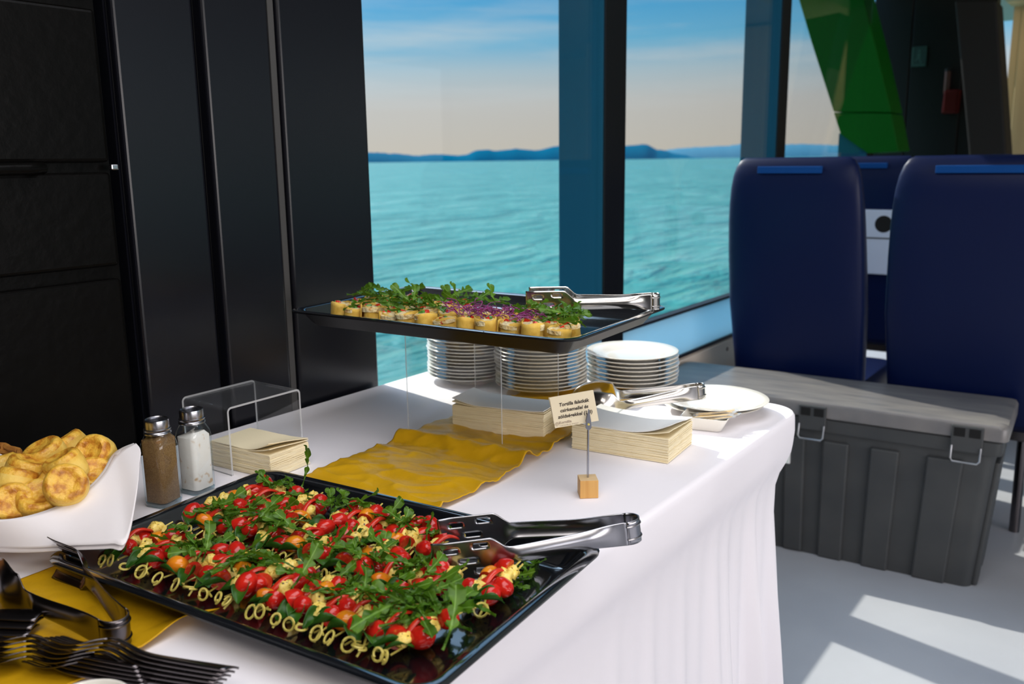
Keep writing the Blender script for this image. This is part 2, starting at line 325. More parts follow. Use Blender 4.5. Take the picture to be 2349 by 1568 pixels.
# window wall
XW = -1.36
ww = struct(MB().box(-1.46, XW, 1.327, 5.34, ZF, -0.245).build('wall_window_side', 'beige', smooth=False))
for y0, y1 in ((1.34, 2.338), (2.48, 2.72), (2.728, 3.78), (3.9, 5.2)):
    MB().box(XW, XW+0.012, y0, y1, ZF+0.01, -0.25).build('panel', 'beige', ww, smooth=False, bevel=0.002)
for px, py in ((1546, 861), (1668, 800)):
    p = PX(px, py, XW+0.012)
    MB().lathe([(0.0, 0.004), (0.006, 0.0035), (0.008, 0.0)], 12, cap1=False).build('bolt', 'dark_steel', ww).matrix_local = Matrix.Translation(p) @ Matrix.Rotation(PI/2, 4, 'Y')
struct(MB().box(-1.50, XW, 1.327, 5.34, 1.36, ZC).build('trim_window_header', 'pillar_dark', smooth=False))
PILL = ((2.344, 2.475), (3.79, 3.90), (5.215, 5.34))
for k, (y0, y1) in enumerate(PILL):
    zt = 1.42 if k < 2 else 0.585
    p = struct(MB().box(-1.52, XW-0.003, y0, y1, ZF, zt).build('trim_window_pillar', 'pillar', smooth=False, bevel=0.004))
    MB().box(XW-0.003, XW+0.004, y0, y1-0.035, ZF+0.005, zt-0.005).build('cover_strip', 'pillar_dark', p, smooth=False, bevel=0.002)
    MB().box(XW-0.003, XW-0.0005, y1-0.03, y1, ZF+0.005, zt-0.005).build('cover_strip', 'pillar_dark', p, smooth=False)
for k, (y0, y1) in enumerate(((1.327, 2.344), (2.475, 3.79), (3.90, 5.215))):
    w = struct(MB().box(-1.386, -1.380, y0, y1, -0.074, 1.36).build('window_%d' % (k+1), 'glass', smooth=False))
    lp = MB().box(-1.386, XW-0.002, y0+0.002, y1-0.002, -0.233, -0.084); lp.build('lower_panel', 'sill_blue', w, smooth=False)
    MB().box(-1.390, XW+0.002, y0+0.001, y1-0.001, -0.084, -0.074).build('gasket', 'gasket', w, smooth=False)
    MB().box(-1.390, XW+0.006, y0+0.001, y1-0.001, -0.245, -0.233).build('gasket', 'gasket', w, smooth=False)
# far end of the saloon
wb = struct(MB().box(-1.62, PY(2262, 300, 6.3).x, 6.3, 6.42, ZF, ZC).build('wall_back', 'dark_brown', smooth=False))
for px0, px1 in ((1990, 2076), (2079, 2196)):
    a = PY(px0, 300, 6.3).x; b = PY(px1, 300, 6.3).x
    MB().box(a, b, 6.285, 6.3, ZF+0.01, ZC-0.01).build('panel', 'dark_brown', wb, smooth=False, bevel=0.004)
struct(MB().box(0.2, 4.2, 8.3, 8.42, ZF, ZC).build('wall_far_end', 'tan', smooth=False))
gp = struct(MB().prism([(PY(2190, 0, 5.7).x, PY(2190, 0, 5.7).z), (PY(2285, 0, 5.7).x, PY(2285, 0, 5.7).z), (PY(2308, 345, 5.7).x, PY(2308, 345, 5.7).z),
     (PY(2330, 800, 5.7).x, ZF), (PY(2240, 800, 5.7).x, ZF), (PY(2222, 345, 5.7).x, PY(2222, 345, 5.7).z)], 5.7, 5.95, ax='y').build('trim_grey_pillar', 'greywall', smooth=False, bevel=0.01))
tp = struct(MB().box(PY(2300, 300, 7.2).x, 1.6, 7.2, 7.3, ZF, ZC-0.02).build('wall_tan_partition', 'tan', smooth=False))
for x in (0.05, 0.45, 0.85): MB().box(PY(2300, 300, 7.2).x+x, PY(2300, 300, 7.2).x+x+0.39, 7.185, 7.2, ZF+0.01, ZC-0.03).build('panel', 'tan', tp, smooth=False, bevel=0.004)
tr = struct(MB().box(-0.95, -0.62, 5.0, 6.9, 1.40, 1.45).build('trim_ceiling_light_rail', 'tan', smooth=False))
# green sloping hull brace beside the last pillar
yb = 5.19
q = [PY(x, y, yb) for x, y in ((1800, -110), (1966, -60), (2012, 118), (2045, 258), (2062, 345), (1990, 350), (1928, 306), (1912, 256), (1862, 100))]
gb = struct(MB().prism([(a.x, a.z) for a in (q[0], q[1], q[2], q[3], q[7], q[8])], yb, yb+0.26, ax='y').build('trim_green_brace', 'green', smooth=False, bevel=0.006))
MB().prism([(a.x, a.z-0.004) for a in (q[7], q[3], q[4], q[5], q[6])], yb, yb+0.26, ax='y').build('brace_foot', 'green', gb, smooth=False, bevel=0.006)
area('far_ceiling_strip', (PY(2330, 150, 6.6).x, 6.7, 1.40), (PY(2330, 150, 7.2).x, 7.2, 0.4), 0.7, 0.05, 1.8, (1.0, 0.82, 0.55))
# the rest of the room, behind and to the side of the camera
wr = struct(MB().box(4.1, 4.2, -3.2, 8.4, ZF, -0.1).build('wall_right', 'ceiling', smooth=False))
for y in (-3.15, -0.9, 3.0, 5.6, 8.3): struct(MB().box(4.1, 4.2, y-0.06, y+0.06, -0.1, ZC).build('trim_opposite_pillar', 'pillar_dark', smooth=False))
struct(MB().box(-1.62, 4.2, -3.2, -3.1, ZF, ZC).build('wall_front', 'dark_brown', smooth=False))

# ------------------------------------------------------------------ sea and hills
def make_sea():
    m = principled('lake_water', (0.05, 0.36, 0.36), 0.25, spec=0.5)
    nt = m.node_tree; L = nt.links.new; b = nt.nodes['Principled BSDF']
    tc = N(nt, 'ShaderNodeTexCoord')
    # wind waves: crests run roughly across the view, three sizes
    def layer(scale, stretch, rot, dist):
        mp = N(nt, 'ShaderNodeMapping'); mp.inputs['Rotation'].default_value = (0, 0, rot); mp.inputs['Scale'].default_value = stretch
        nz = N(nt, 'ShaderNodeTexNoise'); nz.inputs['Scale'].default_value = scale; nz.inputs['Detail'].default_value = 4; nz.inputs['Roughness'].default_value = 0.55; nz.inputs['Distortion'].default_value = dist
        L(tc.outputs['Object'], mp.inputs[0]); L(mp.outputs[0], nz.inputs[0]); return nz.outputs[0]
    VA = math.radians(-33)       # mean view direction over the water, in the ground plane
    h = [layer(0.22, (1.0, 0.33, 1), VA, 0.4), layer(0.85, (1.0, 0.30, 1), VA+0.15, 0.7), layer(3.0, (1.0, 0.45, 1), VA-0.2, 0.4)]
    def madd(x, k, y=None):
        a = N(nt, 'ShaderNodeMath', operation='MULTIPLY_ADD'); L(x, a.inputs[0]); a.inputs[1].default_value = k
        if y is None: a.inputs[2].default_value = 0
        else: L(y, a.inputs[2])
        return a.outputs[0]
    hh = madd(h[2], 0.10, madd(h[1], 0.55, madd(h[0], 1.0)))
    bp = N(nt, 'ShaderNodeBump'); bp.inputs['Distance'].default_value = 1.0; bp.inputs['Strength'].default_value = 1.0
    L(hh, bp.inputs['Height']); L(bp.outputs[0], b.inputs['Normal'])
    cm = madd(h[1], 0.6, madd(h[0], 0.4))
    rp = ramp(nt, [(0.38, (0.012, 0.20, 0.165)), (0.52, (0.042, 0.31, 0.255)), (0.66, (0.18, 0.43, 0.36))])
    L(cm, rp.inputs[0]); L(rp.outputs[0], b.inputs['Base Color'])
    mb = MB(); rad = [1.2*(1.16**k) for k in range(66)]
    mb.grid(65, 96, lambda u, v: (-1.7 - rad[round(u*65)]*math.sin(PI*v), 2.5 + rad[round(u*65)]*math.cos(PI*v), 0))
    o = mb.build('lake_water', m, smooth=True, auto=False); o.location = (0, 0, -2.3)
    tag(o, kind='structure')
make_sea()
def hills(name, prof, D, depth, col, ty0, label):
    """prof: (pixel column, pixels above the waterline); built at distance D as a ridge with a sloping near side"""
    m = principled(name + '_haze', col, 1.0, spec=0.0)  # blue haze of the distance is put into the diffuse colour
    near, top, far = [], [], []
    for px, h in prof:
        hy = 367.6 - 0.0130*(px - W/2)
        d = ray(px, hy); d.z = 0; s = D/d.length; hh = h*s*1.0
        p = d*s; hh = h*D/math.hypot(F, px - W/2)*1.0
        near.append((p.x*0.985, p.y*0.985, -2.3)); top.append((p.x, p.y, -1.0 + hh)); far.append((p.x*1.05, p.y*1.05, -2.3))
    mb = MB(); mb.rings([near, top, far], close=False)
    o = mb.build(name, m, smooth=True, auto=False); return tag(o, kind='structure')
def wob(pts, step, amp, seed):
    out = []; x = pts[0][0]
    while x <= pts[-1][0]:
        for (a, ha), (b, hb) in zip(pts, pts[1:]):
            if a <= x <= b: t = (x-a)/(b-a); t = t*t*(3-2*t); out.append((x, max(0.3, ha+(hb-ha)*t + amp*nz3(x*0.09, seed) + amp*0.5*nz3(x*0.31, seed)))); break
        x += step
    return out
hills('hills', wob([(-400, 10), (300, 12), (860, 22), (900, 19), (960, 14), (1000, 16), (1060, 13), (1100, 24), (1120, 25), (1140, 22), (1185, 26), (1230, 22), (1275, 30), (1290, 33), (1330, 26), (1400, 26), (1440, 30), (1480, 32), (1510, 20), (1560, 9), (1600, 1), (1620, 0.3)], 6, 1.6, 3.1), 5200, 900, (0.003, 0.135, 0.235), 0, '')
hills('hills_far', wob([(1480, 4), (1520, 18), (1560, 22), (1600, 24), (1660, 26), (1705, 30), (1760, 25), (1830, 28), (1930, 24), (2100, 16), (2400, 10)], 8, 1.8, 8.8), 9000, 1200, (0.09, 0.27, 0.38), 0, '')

# ------------------------------------------------------------------ buffet table and cloths
TX0, TX1, TY0, TY1 = -1.300, -0.507, -0.35, 1.630
def build_table():
    t = empty('buffet_table', (-0.9, 0.65, ZF)); tag(t, 'long folding buffet table hidden under the white cloth', 'table')
    def loc(mb): return mb
    MB().box(-0.37, 0.37, -0.96, 0.95, 0.708, 0.746).build('tabletop', 'greywall', t, smooth=False, bevel=0.004)
    for sx in (-0.33, 0.33):
        for sy in (-0.85, 0.85): MB().lathe([(0.016, 0.0), (0.016, 0.71)], 12, (sx, sy, 0), cap0=True, cap1=True).build('leg', 'dark_steel', t)
build_table()
def build_cloth():
    r = 0.065; path = []
    def seg(a, b, n): 
        for k in range(n): path.append((a[0]+(b[0]-a[0])*k/n, a[1]+(b[1]-a[1])*k/n))
    nrm = []
    def arc(cx, cy, a0, n=8):
        for k in range(n): a = a0 + PI/2*k/n; path.append((cx + r*math.cos(a), cy + r*math.sin(a)))
    seg((TX1, TY0+r), (TX1, TY1-r), 230); arc(TX1-r, TY1-r, 0); seg((TX1-r, TY1), (TX0+r, TY1), 90); arc(TX0+r, TY1-r, PI/2)
    seg((TX0, TY1-r), (TX0, TY0+r), 40); arc(TX0+r, TY0+r, PI); seg((TX0+r, TY0), (TX1-r, TY0), 40); arc(TX1-r, TY0+r, 1.5*PI)
    n = len(path); rows = [(0.0, -0.010), (-0.0015, -0.004), (-0.006, -0.001), (-0.014, 0.0), (-0.035, 0.001), (-0.060, 0.001), (-0.075, -0.002), (-0.095, -0.012), (-0.115, -0.024),
            (-0.14, -0.032), (-0.19, -0.036), (-0.27, -0.035), (-0.36, -0.032), (-0.46, -0.028), (-0.56, -0.024), (-0.66, -0.020), (-0.742, -0.016)]
    R = []
    for z, off in rows:
        ring = []
        for i, (x, y) in enumerate(path):
            a, b = path[i-1], path[(i+1) % n]; t = Vector((b[0]-a[0], b[1]-a[1])).normalized(); nx, ny = t.y, -t.x
            front = x > TX1 - r - 0.001; back = x < TX0 + 0.03
            dcor = math.hypot(x - TX1, y - TY1)
            dep = max(0.0, min(1.0, (-z - 0.08)/0.45))
            k = (0.25 + 0.95*math.exp(-((dcor-0.10)/0.22)**2)) * (0.0 if back else 1.0)
            s = i
            fold = 0.6*math.sin(s*0.42 + 1.3*math.sin(s*0.11) + z*0.8) + 0.4*math.sin(s*0.93 + 0.6) + 0.5*nz3(s*0.13, z*1.1)
            fold = (fold if fold > 0 else 0.5*fold)
            o = off + dep*k*0.036*fold + (0.004*nz3(x*3, y*3, z*5) if not back and z < -0.02 else 0)
            if back: o = off*0.2
            o += (-0.004 + 0.004*math.sin(y*23))*math.exp(-((z+0.06)/0.03)**2)*(1 if front else 0)*0.5
            ring.append((x + nx*o, y + ny*o, z))
        R.append(ring)
    mb = MB(); mb.rings(list(reversed(R)), cap1=False)
    base = len(mb.v) - n
    # top surface with a very slight sag, as a fan of inner rings
    inner = []
    cx, cy = (TX0+TX1)/2, (TY0+TY1)/2
    mb.f.append(tuple(base + i for i in range(n))); mb.mi.append(0)
    o = mb.build('white_tablecloth', 'cloth', smooth=True)
    tag(o, 'white tablecloth draped over the buffet table and hanging to the floor', 'tablecloth')
build_cloth()
def build_runner():
    def fn(u, v):
        y = -0.25 + 1.80*u; x0 = -1.003 + 0.004*math.sin(y*9); x1 = -0.748 + 0.006*math.sin(y*7+1) - max(0, y-1.0)*0.08
        x = x0 + (x1-x0)*v
        z = 0.0025
        calm = 0.15 if (0.42 < y < 0.86) else 1.0
        yy = y + 0.02*nz3(x*9, y*7, 2.0)
        rg = lambda a, b, c: (1 - min(1.0, abs(nz3(a, b, c))*2.6))
        w = 0.55*nz3(x*6, yy*24, 0.3) + 0.45*rg(x*7 + y*3, yy*19, 7.0)**2 + 0.30*rg(x*15 - y*6, yy*34, 3.0)**2 + 0.2*nz3(x*18, y*55, 4.0)
        z += calm*0.0085*(w + 0.30) if y > 0.84 else calm*0.0016*(w + 0.4)
        if 0.47 < y < 0.50: pass
        z += 0.017*math.exp(-((y - 1.062 - 0.05*(x+0.9))/0.017)**2)*(0.75+0.25*math.cos(3*(x+0.75)))
        z += 0.008*math.exp(-((y - 1.24)/0.03)**2)*max(0, (x+0.86)/0.12)*(0.8)
        edge = max(0, (v-0.88)/0.12); z += 0.004*edge*edge*abs(math.sin(y*17))
        # the near end lifts a little where it curls over the tray edge
        z += 0.010*math.exp(-((y-0.47)/0.03)**2)*edge
        return (x, y, max(0.0022, z))
    o = MB().grid(460, 84, fn).build('gold_table_runner', 'gold', solid=0.0012, auto=False)
    tag(o, 'gold satin runner lying along the middle of the white tablecloth', 'table runner')
build_runner()

# ------------------------------------------------------------------ trays
def tray(label, loc, rz, L=0.540, Wd=0.345, h=0.026):
    t = empty('baking_tray', loc, rz); tag(t, label, 'tray')
    hx, hy = L/2, Wd/2
    prof = [(0.034, 0.0), (0.030, 0.0015), (0.0125, h-0.004), (0.0005, h-0.0035), (0.0, h-0.001), (0.002, h), (0.011, h), (0.0145, h-0.002), (0.0165, h-0.005), (0.030, 0.0055), (0.036, 0.0026), (0.044, 0.002)]
    R = [[(x, y, z) for x, y in rrect(hx-i, hy-i, max(0.006, 0.030-i*0.45), 7)] for i, z in prof]
    mb = MB(); mb.rings(R, cap0=True, cap1=True); n = len(R[0])
    mb.mi = [1 if k < 4*n else 0 for k in range(len(R)*n - n)] + [1, 0]
    mb.build('pan', ['enamel', 'enamel_outer'], t); return t
T1 = (-0.7265, 0.6355, 0.0050); T1R = math.radians(4.6)
T2 = (-0.901, 1.143, 0.1950); T2R = math.radians(3.6)
tray1 = tray('black baking tray of tomato and mozzarella skewers on the white tablecloth', T1, T1R)
tray2 = tray('black baking tray of tortilla rolls raised on the clear riser', T2, T2R, 0.540, 0.338, 0.028)
def tray_local(T, R, px, py, z):
    p = P(px, py, T[2]+z) - Vector(T); c, s = math.cos(-R), math.sin(-R)
    return Vector((p.x*c - p.y*s, p.x*s + p.y*c))
def tray_world(T, R, u, v, z):
    c, s = math.cos(R), math.sin(R); return Vector((T[0] + u*c - v*s, T[1] + u*s + v*c, T[2] + z))

# ------------------------------------------------------------------ acrylic risers
def riser(label, A, B, C, h, th=0.0035):
    """A,B: feet of the front panel, C: foot of the back panel behind A."""
    A, B, C = Vector(A), Vector(B), Vector(C); ux = (B-A); w = ux.length; ux.normalize(); uy = (C-A); d = uy.length
    t = empty('acrylic_riser', (*((A+B)/2 + (C-A)/2), 0.0), math.atan2(ux.y, ux.x)); tag(t, label, 'display riser')
    r = 0.008; n = 6; prof = [(-d/2, 0.0)]
    for k in range(n+1): a = PI - PI/2*k/n; prof.append((-d/2 + r + r*math.cos(a), h - r + r*math.sin(a)))
    for k in range(n+1): a = PI/2 - PI/2*k/n; prof.append((d/2 - r + r*math.cos(a), h - r + r*math.sin(a)))
    prof.append((d/2, 0.0))
    inn = []
    for y, z in prof:
        s = 1 if y > 0 else -1; cy, cz = s*(d/2 - r), h - r
        if z <= h - r + 1e-6: inn.append((y - s*th, z))
        else:
            dv = Vector((y-cy, z-cz)); dv = dv*((r-th)/r); inn.append((cy+dv.x, cz+dv.y))
    m = len(prof); mb = MB()
    vs = [(-w/2, y, z) for y, z in prof] + [(w/2, y, z) for y, z in prof] + [(-w/2, y, z) for y, z in inn] + [(w/2, y, z) for y, z in inn]
    f0, f1 = [], []
    for i in range(m-1):
        f0 += [(i, i+1, m+i+1, m+i), (2*m+i, 3*m+i, 3*m+i+1, 2*m+i+1)]
        f1 += [(i, 2*m+i, 2*m+i+1, i+1), (m+i, m+i+1, 3*m+i+1, 3*m+i)]
    for i in (0, m-1): f1.append((i, m+i, 3*m+i, 2*m+i))
    mb.v = vs; mb.f = f0 + f1; mb.mi = [0]*len(f0) + [1]*len(f1)
    mb.build('bent_sheet', ['acrylic', 'acrylic_edge'], t); return t
RB_A, RB_B, RB_C = (-1.012, 1.078), (-0.842, 1.117), (-1.061, 1.344)
riser('large clear acrylic riser holding up the tortilla tray', RB_A, RB_B, RB_C, 0.1943)
riser('small empty clear acrylic riser behind the salt shaker', (-1.207, 0.785), (-1.095, 0.785), (-1.207, 0.925), 0.106, 0.003)

# ------------------------------------------------------------------ plates
def plate_mesh():
    R = 0.094
    prof = [(0.0, 0.0065), (0.050, 0.0065), (0.057, 0.0075), (0.064, 0.0115), (0.080, 0.0160), (R-0.001, 0.0192), (R, 0.0184), (R-0.001, 0.0176), (0.080, 0.0128), (0.062, 0.0070), (0.055, 0.0042), (0.054, 0.0), (0.050, 0.0), (0.049, 0.0042), (0.0, 0.0042)]
    prof = [(max(r, 0.0003), z) for r, z in prof]
    me = MB().lathe(prof, 56, cap0=True, cap1=True).mesh('plate', 'porcelain'); me.set_sharp_from_angle(angle=math.radians(60)); return me
PM = plate_mesh()
def plates(c, n, pitch, label, group, z0=0.0, top=None):
    for k in range(n):
        o = obj('white_plate', PM); o.location = (c[0]+random.uniform(-.0018, .0018), c[1]+random.uniform(-.0018, .0018), z0 + k*pitch)
        o.rotation_euler = (0, 0, random.uniform(0, 6))
        tag(o, top if (top and k == n-1) else label, 'plate', group)
plates((-1.172, 1.463), 19, 0.0072, 'white plate in the tall stack nearest the window behind the riser', 'plates in the stack by the window')
plates((-0.997, 1.470), 16, 0.0072, 'white plate in the tall stack in the middle, half behind the riser', 'plates in the middle stack')
plates((-0.855, 1.598), 8, 0.0082, 'white plate below the top of the short stack right of the riser', 'plates in the short stack', top='topmost white plate of the short stack right of the riser')
plates((-0.640, 1.512), 1, 0.0085, 'lower white plate of the pair at the table corner', 'pair of plates at the table corner', z0=0.001)
o = obj('white_plate', PM); o.location = (-0.631, 1.504, 0.0105); tag(o, 'upper white plate of the pair at the table corner', 'plate', 'pair of plates at the table corner')

# ------------------------------------------------------------------ napkins
def napkin_mesh(w, d, th, curl, seed):
    rnd = random.Random(seed)
    def top(u, v):
        x = -w/2 + w*u; y = -d/2 + d*v
        jx = 0.0010*nz3(v*9, seed, 1); jy = 0.0010*nz3(u*9, seed, 5)
        z = 0.0012*nz3(x*20, y*20, seed)*(1 if curl else 0.3)
        if curl:
            z += curl[0]*max(0, u-0.55)**2*5*(1-0.8*v) - 0.0025*math.sin(PI*u)*0
            z += curl[1]*max(0, 0.35-u)**2*6
        return x + jx*(1 if u in (0, 1) else 0.2), y + jy*(1 if v in (0, 1) else 0.2), z
    nu, nv = 20, 10; mb = MB()
    mb.grid(nu, nv, lambda u, v: (lambda p: (p[0], p[1], p[2]+th))(top(u, v)))
    mb.grid(nu, nv, lambda u, v: top(u, v))
    off = (nu+1)*(nv+1); per = [(i, 0) for i in range(nu)] + [(nu, j) for j in range(nv)] + [(i, nv) for i in range(nu, 0, -1)] + [(0, j) for j in range(nv, 0, -1)]
    ids = [i*(nv+1)+j for i, j in per]
    for k in range(len(ids)): a, b = ids[k], ids[(k+1) % len(ids)]; mb.f.append((a, b, off+b, off+a)); mb.mi.append(0)
    return mb
def napkins(c, rz, w, d, n, th, label, group, toplabel, curl, seed, z0=0.001, topmat='paper_white'):
    meshes = [napkin_mesh(w, d, th*0.90, None, seed+k).mesh('napkin', 'paper', smooth=False) for k in range(4)]
    for k in range(n):
        o = obj('paper_napkin', random.choice(meshes)); fl = random.choice((0, PI))
        o.location = (c[0] + random.uniform(-.0008, .0008), c[1] + random.uniform(-.0008, .0008), z0 + k*th); o.rotation_euler = (0, 0, rz + fl + random.uniform(-.005, .005))
        tag(o, label, 'napkin', group)
    o = napkin_mesh(w, d, th*0.9, (curl[0]*0.55, curl[1]*0.6), seed+11).build('paper_napkin', 'paper', solid=0); o.location = (c[0], c[1], z0+n*th); o.rotation_euler = (0, 0, rz+0.008); tag(o, label, 'napkin', group)
    o = napkin_mesh(w, d, th*0.8, curl, seed+12).build('paper_napkin', topmat, solid=0); o.location = (c[0], c[1], z0+(n+1)*th+0.0004); o.rotation_euler = (0, 0, rz-0.006); tag(o, toplabel, 'napkin', group)
    return o
def ctr(A, B, depth):
    A, B = Vector(A), Vector(B); u = (B-A).normalized(); m = (A+B)/2 + Vector((-u.y, u.x))*depth/2; return (m.x, m.y), math.atan2(u.y, u.x), (B-A).length
def stack(pa, pb, pc, n, th, *a, **k):
    A, B, C = P(*pa), P(*pb), P(*pc); u = (B-A).to_2d(); nn = Vector((-u.y, u.x)).normalized(); d = max(0.08, min(0.13, (C-B).to_2d().dot(nn)))
    c, rz, w = ctr(A.to_2d(), B.to_2d(), d); napkins(c, rz, w, d, n, th, *a, **k)
stack((1312, 1028), (1532, 1064), (1592, 1019), 26, 0.00150, 'paper napkin in the stack right of the menu card', 'napkins in the stack by the menu card', 'topmost white napkin of the stack right of the menu card', (0.018, 0.006), 40)
stack((1039, 988), (1247, 1015), (1297, 986), 28, 0.00150, 'paper napkin in the stack under the large riser', 'napkins in the stack under the riser', 'topmost white napkin of the stack under the large riser', (0.004, 0.012), 60, z0=0.0055)
stack((487, 1067), (622, 1100), (727, 1074), 24, 0.00150, 'cream paper napkin in the stack through the small riser', 'napkins in the stack by the shakers', 'topmost cream napkin, with curled corner, of the stack through the small riser', (0.016, 0.0), 80, topmat='paper')

# ------------------------------------------------------------------ shakers
def shaker(label, loc, rz, fillmat, fillh):
    t = empty('glass_shaker', loc, rz); tag(t, label, 'shaker')
    def sq(r, z, k=0.42):
        return [(x, y, z) for x, y in rrect(r, r, r*k, 5)]
    a = 0.0195
    prof = [(0.0165, 0.0, .45), (0.0188, 0.0015, .45), (a, 0.005, .42), (a, 0.084, .42), (0.0192, 0.090, .55), (0.0180, 0.096, .8), (0.0170, 0.101, .99), (0.0165, 0.108, .99)]
    mb = MB(); mb.rings([sq(r, z, k) for r, z, k in prof], cap0=False, cap1=False); mb.build('glass_jar', 'jar_glass', t)
    MB().rings([sq(r, z, k) for r, z, k in ((0.016, 0.0004, .45), (0.0183, 0.002, .45), (0.0188, 0.0055, .42))], cap0=True, cap1=True).build('jar_base', 'jar_base', t)
    b = a - 0.0022; f = MB()
    top = [sq(b, z) for z in (0.007, fillh)]
    top.append([(x*0.7, y*0.7, fillh+0.004+0.003*x/b) for x, y, _ in top[1]]); top.append([(x*0.2, y*0.2, fillh+0.0065) for x, y, _ in top[1]])
    f.rings(top, cap0=True, cap1=True); f.build('filling', fillmat, t)
    r = 0.0172; p = [(r*0.99, 0.1015), (r*1.07, 0.1025), (r*1.07, 0.1045), (r*0.99, 0.1060), (r*1.04, 0.1075), (r*1.04, 0.1090), (r*0.96, 0.1100), (r*0.96, 0.1195), (r*0.93, 0.1215), (r*0.85, 0.1220), (r*0.80, 0.1205), (0.002, 0.1200)]
    lid = MB().lathe(p, 36, cap1=True).build('screw_lid', 'steel2', t)
    for k in range(7):
        rr, a_ = (0, 0) if k == 0 else (0.006, k*PI/3)
        MB().lathe([(0.0008, 0.1203), (0.0001, 0.1204)], 8, (rr*math.cos(a_), rr*math.sin(a_), 0), cap1=True).build('hole', 'hole', lid)
shaker('glass shaker of brown ground pepper with a steel lid beside the bread basket', (-1.081, 0.662, 0.0003), 0.25, 'pepper', 0.094)
shaker('glass shaker of white salt with a steel lid right of the pepper', (-1.085, 0.719, 0.0003), 0.15, 'salt', 0.083)

# ------------------------------------------------------------------ tongs
def sstep(a, b, x): t = max(0, min(1, (x-a)/(b-a))); return t*t*(3-2*t)
def tongs(label, name, loc, rot, kind, L=0.21, mat='steel', gap0=0.011, gap1=0.034, hinge=0.0125):
    t = empty(name, loc, rot=rot); tag(t, label, 'tongs')
    for side in (-1, 1):
        head = kind if isinstance(kind, str) else kind[0 if side < 0 else 1]
        nt = 18; ns = 66
        def hw(s):
            if head == 'slot': return hinge - 0.0035*sstep(0.0, 0.3, s) + 0.0135*sstep(0.60, 0.70, s)
            if head == 'spoon': 
                b = hinge - 0.004*sstep(0, 0.5, s)
                if s > 0.60: q = (s-0.60)/0.40; b = (1-sstep(0.60, 0.70, s))*b + 0.030*max(0.0, 1-(2*q-1)**2*1.0)**0.5*sstep(0.60, 0.66, s) + 0.0006
                return b
            b = hinge - 0.004*sstep(0, 0.5, s); return b + 0.014*sstep(0.62, 0.74, s)
        def lat(s, tt):
            g = gap0 + (gap1-gap0)*sstep(0.0, 0.75, s)*0.85 + 0.15*(gap1-gap0)*s
            if head == 'slot':
                g += 0.0045*(1-tt*tt)*sstep(0.02, 0.2, s)*(1-sstep(0.56, 0.66, s)) - 0.010*sstep(0.92, 1.0, s)*0.3
            else:
                g += 0.0040*(1-tt*tt)*sstep(0.02, 0.2, s)*(1-sstep(0.5, 0.6, s)); g += 0.012*(1-tt*tt)*sstep(0.62, 0.75, s) - 0.012*sstep(0.7, 1.0, s)*0.6
            return side*g
        def fn(u, v):
            tt = -1 + 2*v; return (u*L, lat(u, tt), tt*hw(u))
        def skip(i, j):
            s = (i+0.5)/ns
            if head == 'slot':
                if 0.715 < s < 0.79 and j in (14, 15): return True
                if 0.86 < s < 0.945 and j in (13, 14): return True
                if 0.77 < s < 0.86 and j in (8, 9): return True
                if 0.715 < s < 0.79 and j in (3, 4): return True
                if 0.87 < s < 0.95 and j in (3, 4): return True
            if head == 'fork' and s > 0.76 and j in (3, 7, 10, 14): return True
            return False
        MB().grid(ns, nt, fn, skip=skip).build('slotted_blade' if head == 'slot' else ('spoon_arm' if head == 'spoon' else 'fork_arm'), mat, t, solid=0.0011, auto=False)
    def loop(u, v):
        a = PI/2 + PI*u; tt = -1+2*v
        return (gap0*1.15*math.cos(a), gap0*math.sin(a), tt*hinge*(1.0))
    lp = MB().grid(20, 8, loop).build('spring_loop', mat, t, solid=0.0013, auto=False)
    for z in (-0.55, 0.55):
        MB().tube([(gap0*1.22*math.cos(PI/2+PI*k/14), gap0*1.06*math.sin(PI/2+PI*k/14), z*hinge) for k in range(15)], 0.0011, 6).build('rib', mat, lp)
    return t
h1 = P(1437, 1232, 0.045); tip = P(1035, 1262, 0.030)
dz = (tip.z-h1.z)
tongs('steel slotted tongs resting on the rim of the skewer tray', 'slotted_tongs', h1 + Vector((0, 0, 0.010)), (0, 0.12, math.atan2(tip.y-h1.y, tip.x-h1.x)), 'slot', 0.215, 'steel2', 0.013, 0.036, 0.0135)
h2 = P(1496, 692, 0.236); tip = P(1228, 690, 0.236)
tongs('steel slotted tongs lying at the right end of the tortilla tray', 'slotted_tongs', h2 + Vector((0, 0, 0.001)), (0, 0.02, math.atan2(tip.y-h2.y, tip.x-h2.x)), 'slot', 0.20, 'steel', 0.010, 0.026, 0.0125)
h3 = P(1600, 897, 0.058); tip = P(1382, 930, 0.03)
tongs('steel spoon-ended salad tongs leaning on the pair of plates', 'salad_tongs', h3, (0, 0.13, math.atan2(tip.y-h3.y, tip.x-h3.x)), 'spoon', 0.225, 'steel', 0.011, 0.040, 0.0125)
h4 = P(262, 1440, 0.022); tip = P(48, 1306, 0.02)
tongs('dark steel spoon and fork serving tongs on the gold runner', 'serving_tongs', h4, (0, -0.03, math.atan2(tip.y-h4.y, tip.x-h4.x)), ('fork', 'spoon'), 0.200, 'dark_steel', 0.0135, 0.034, 0.0150)

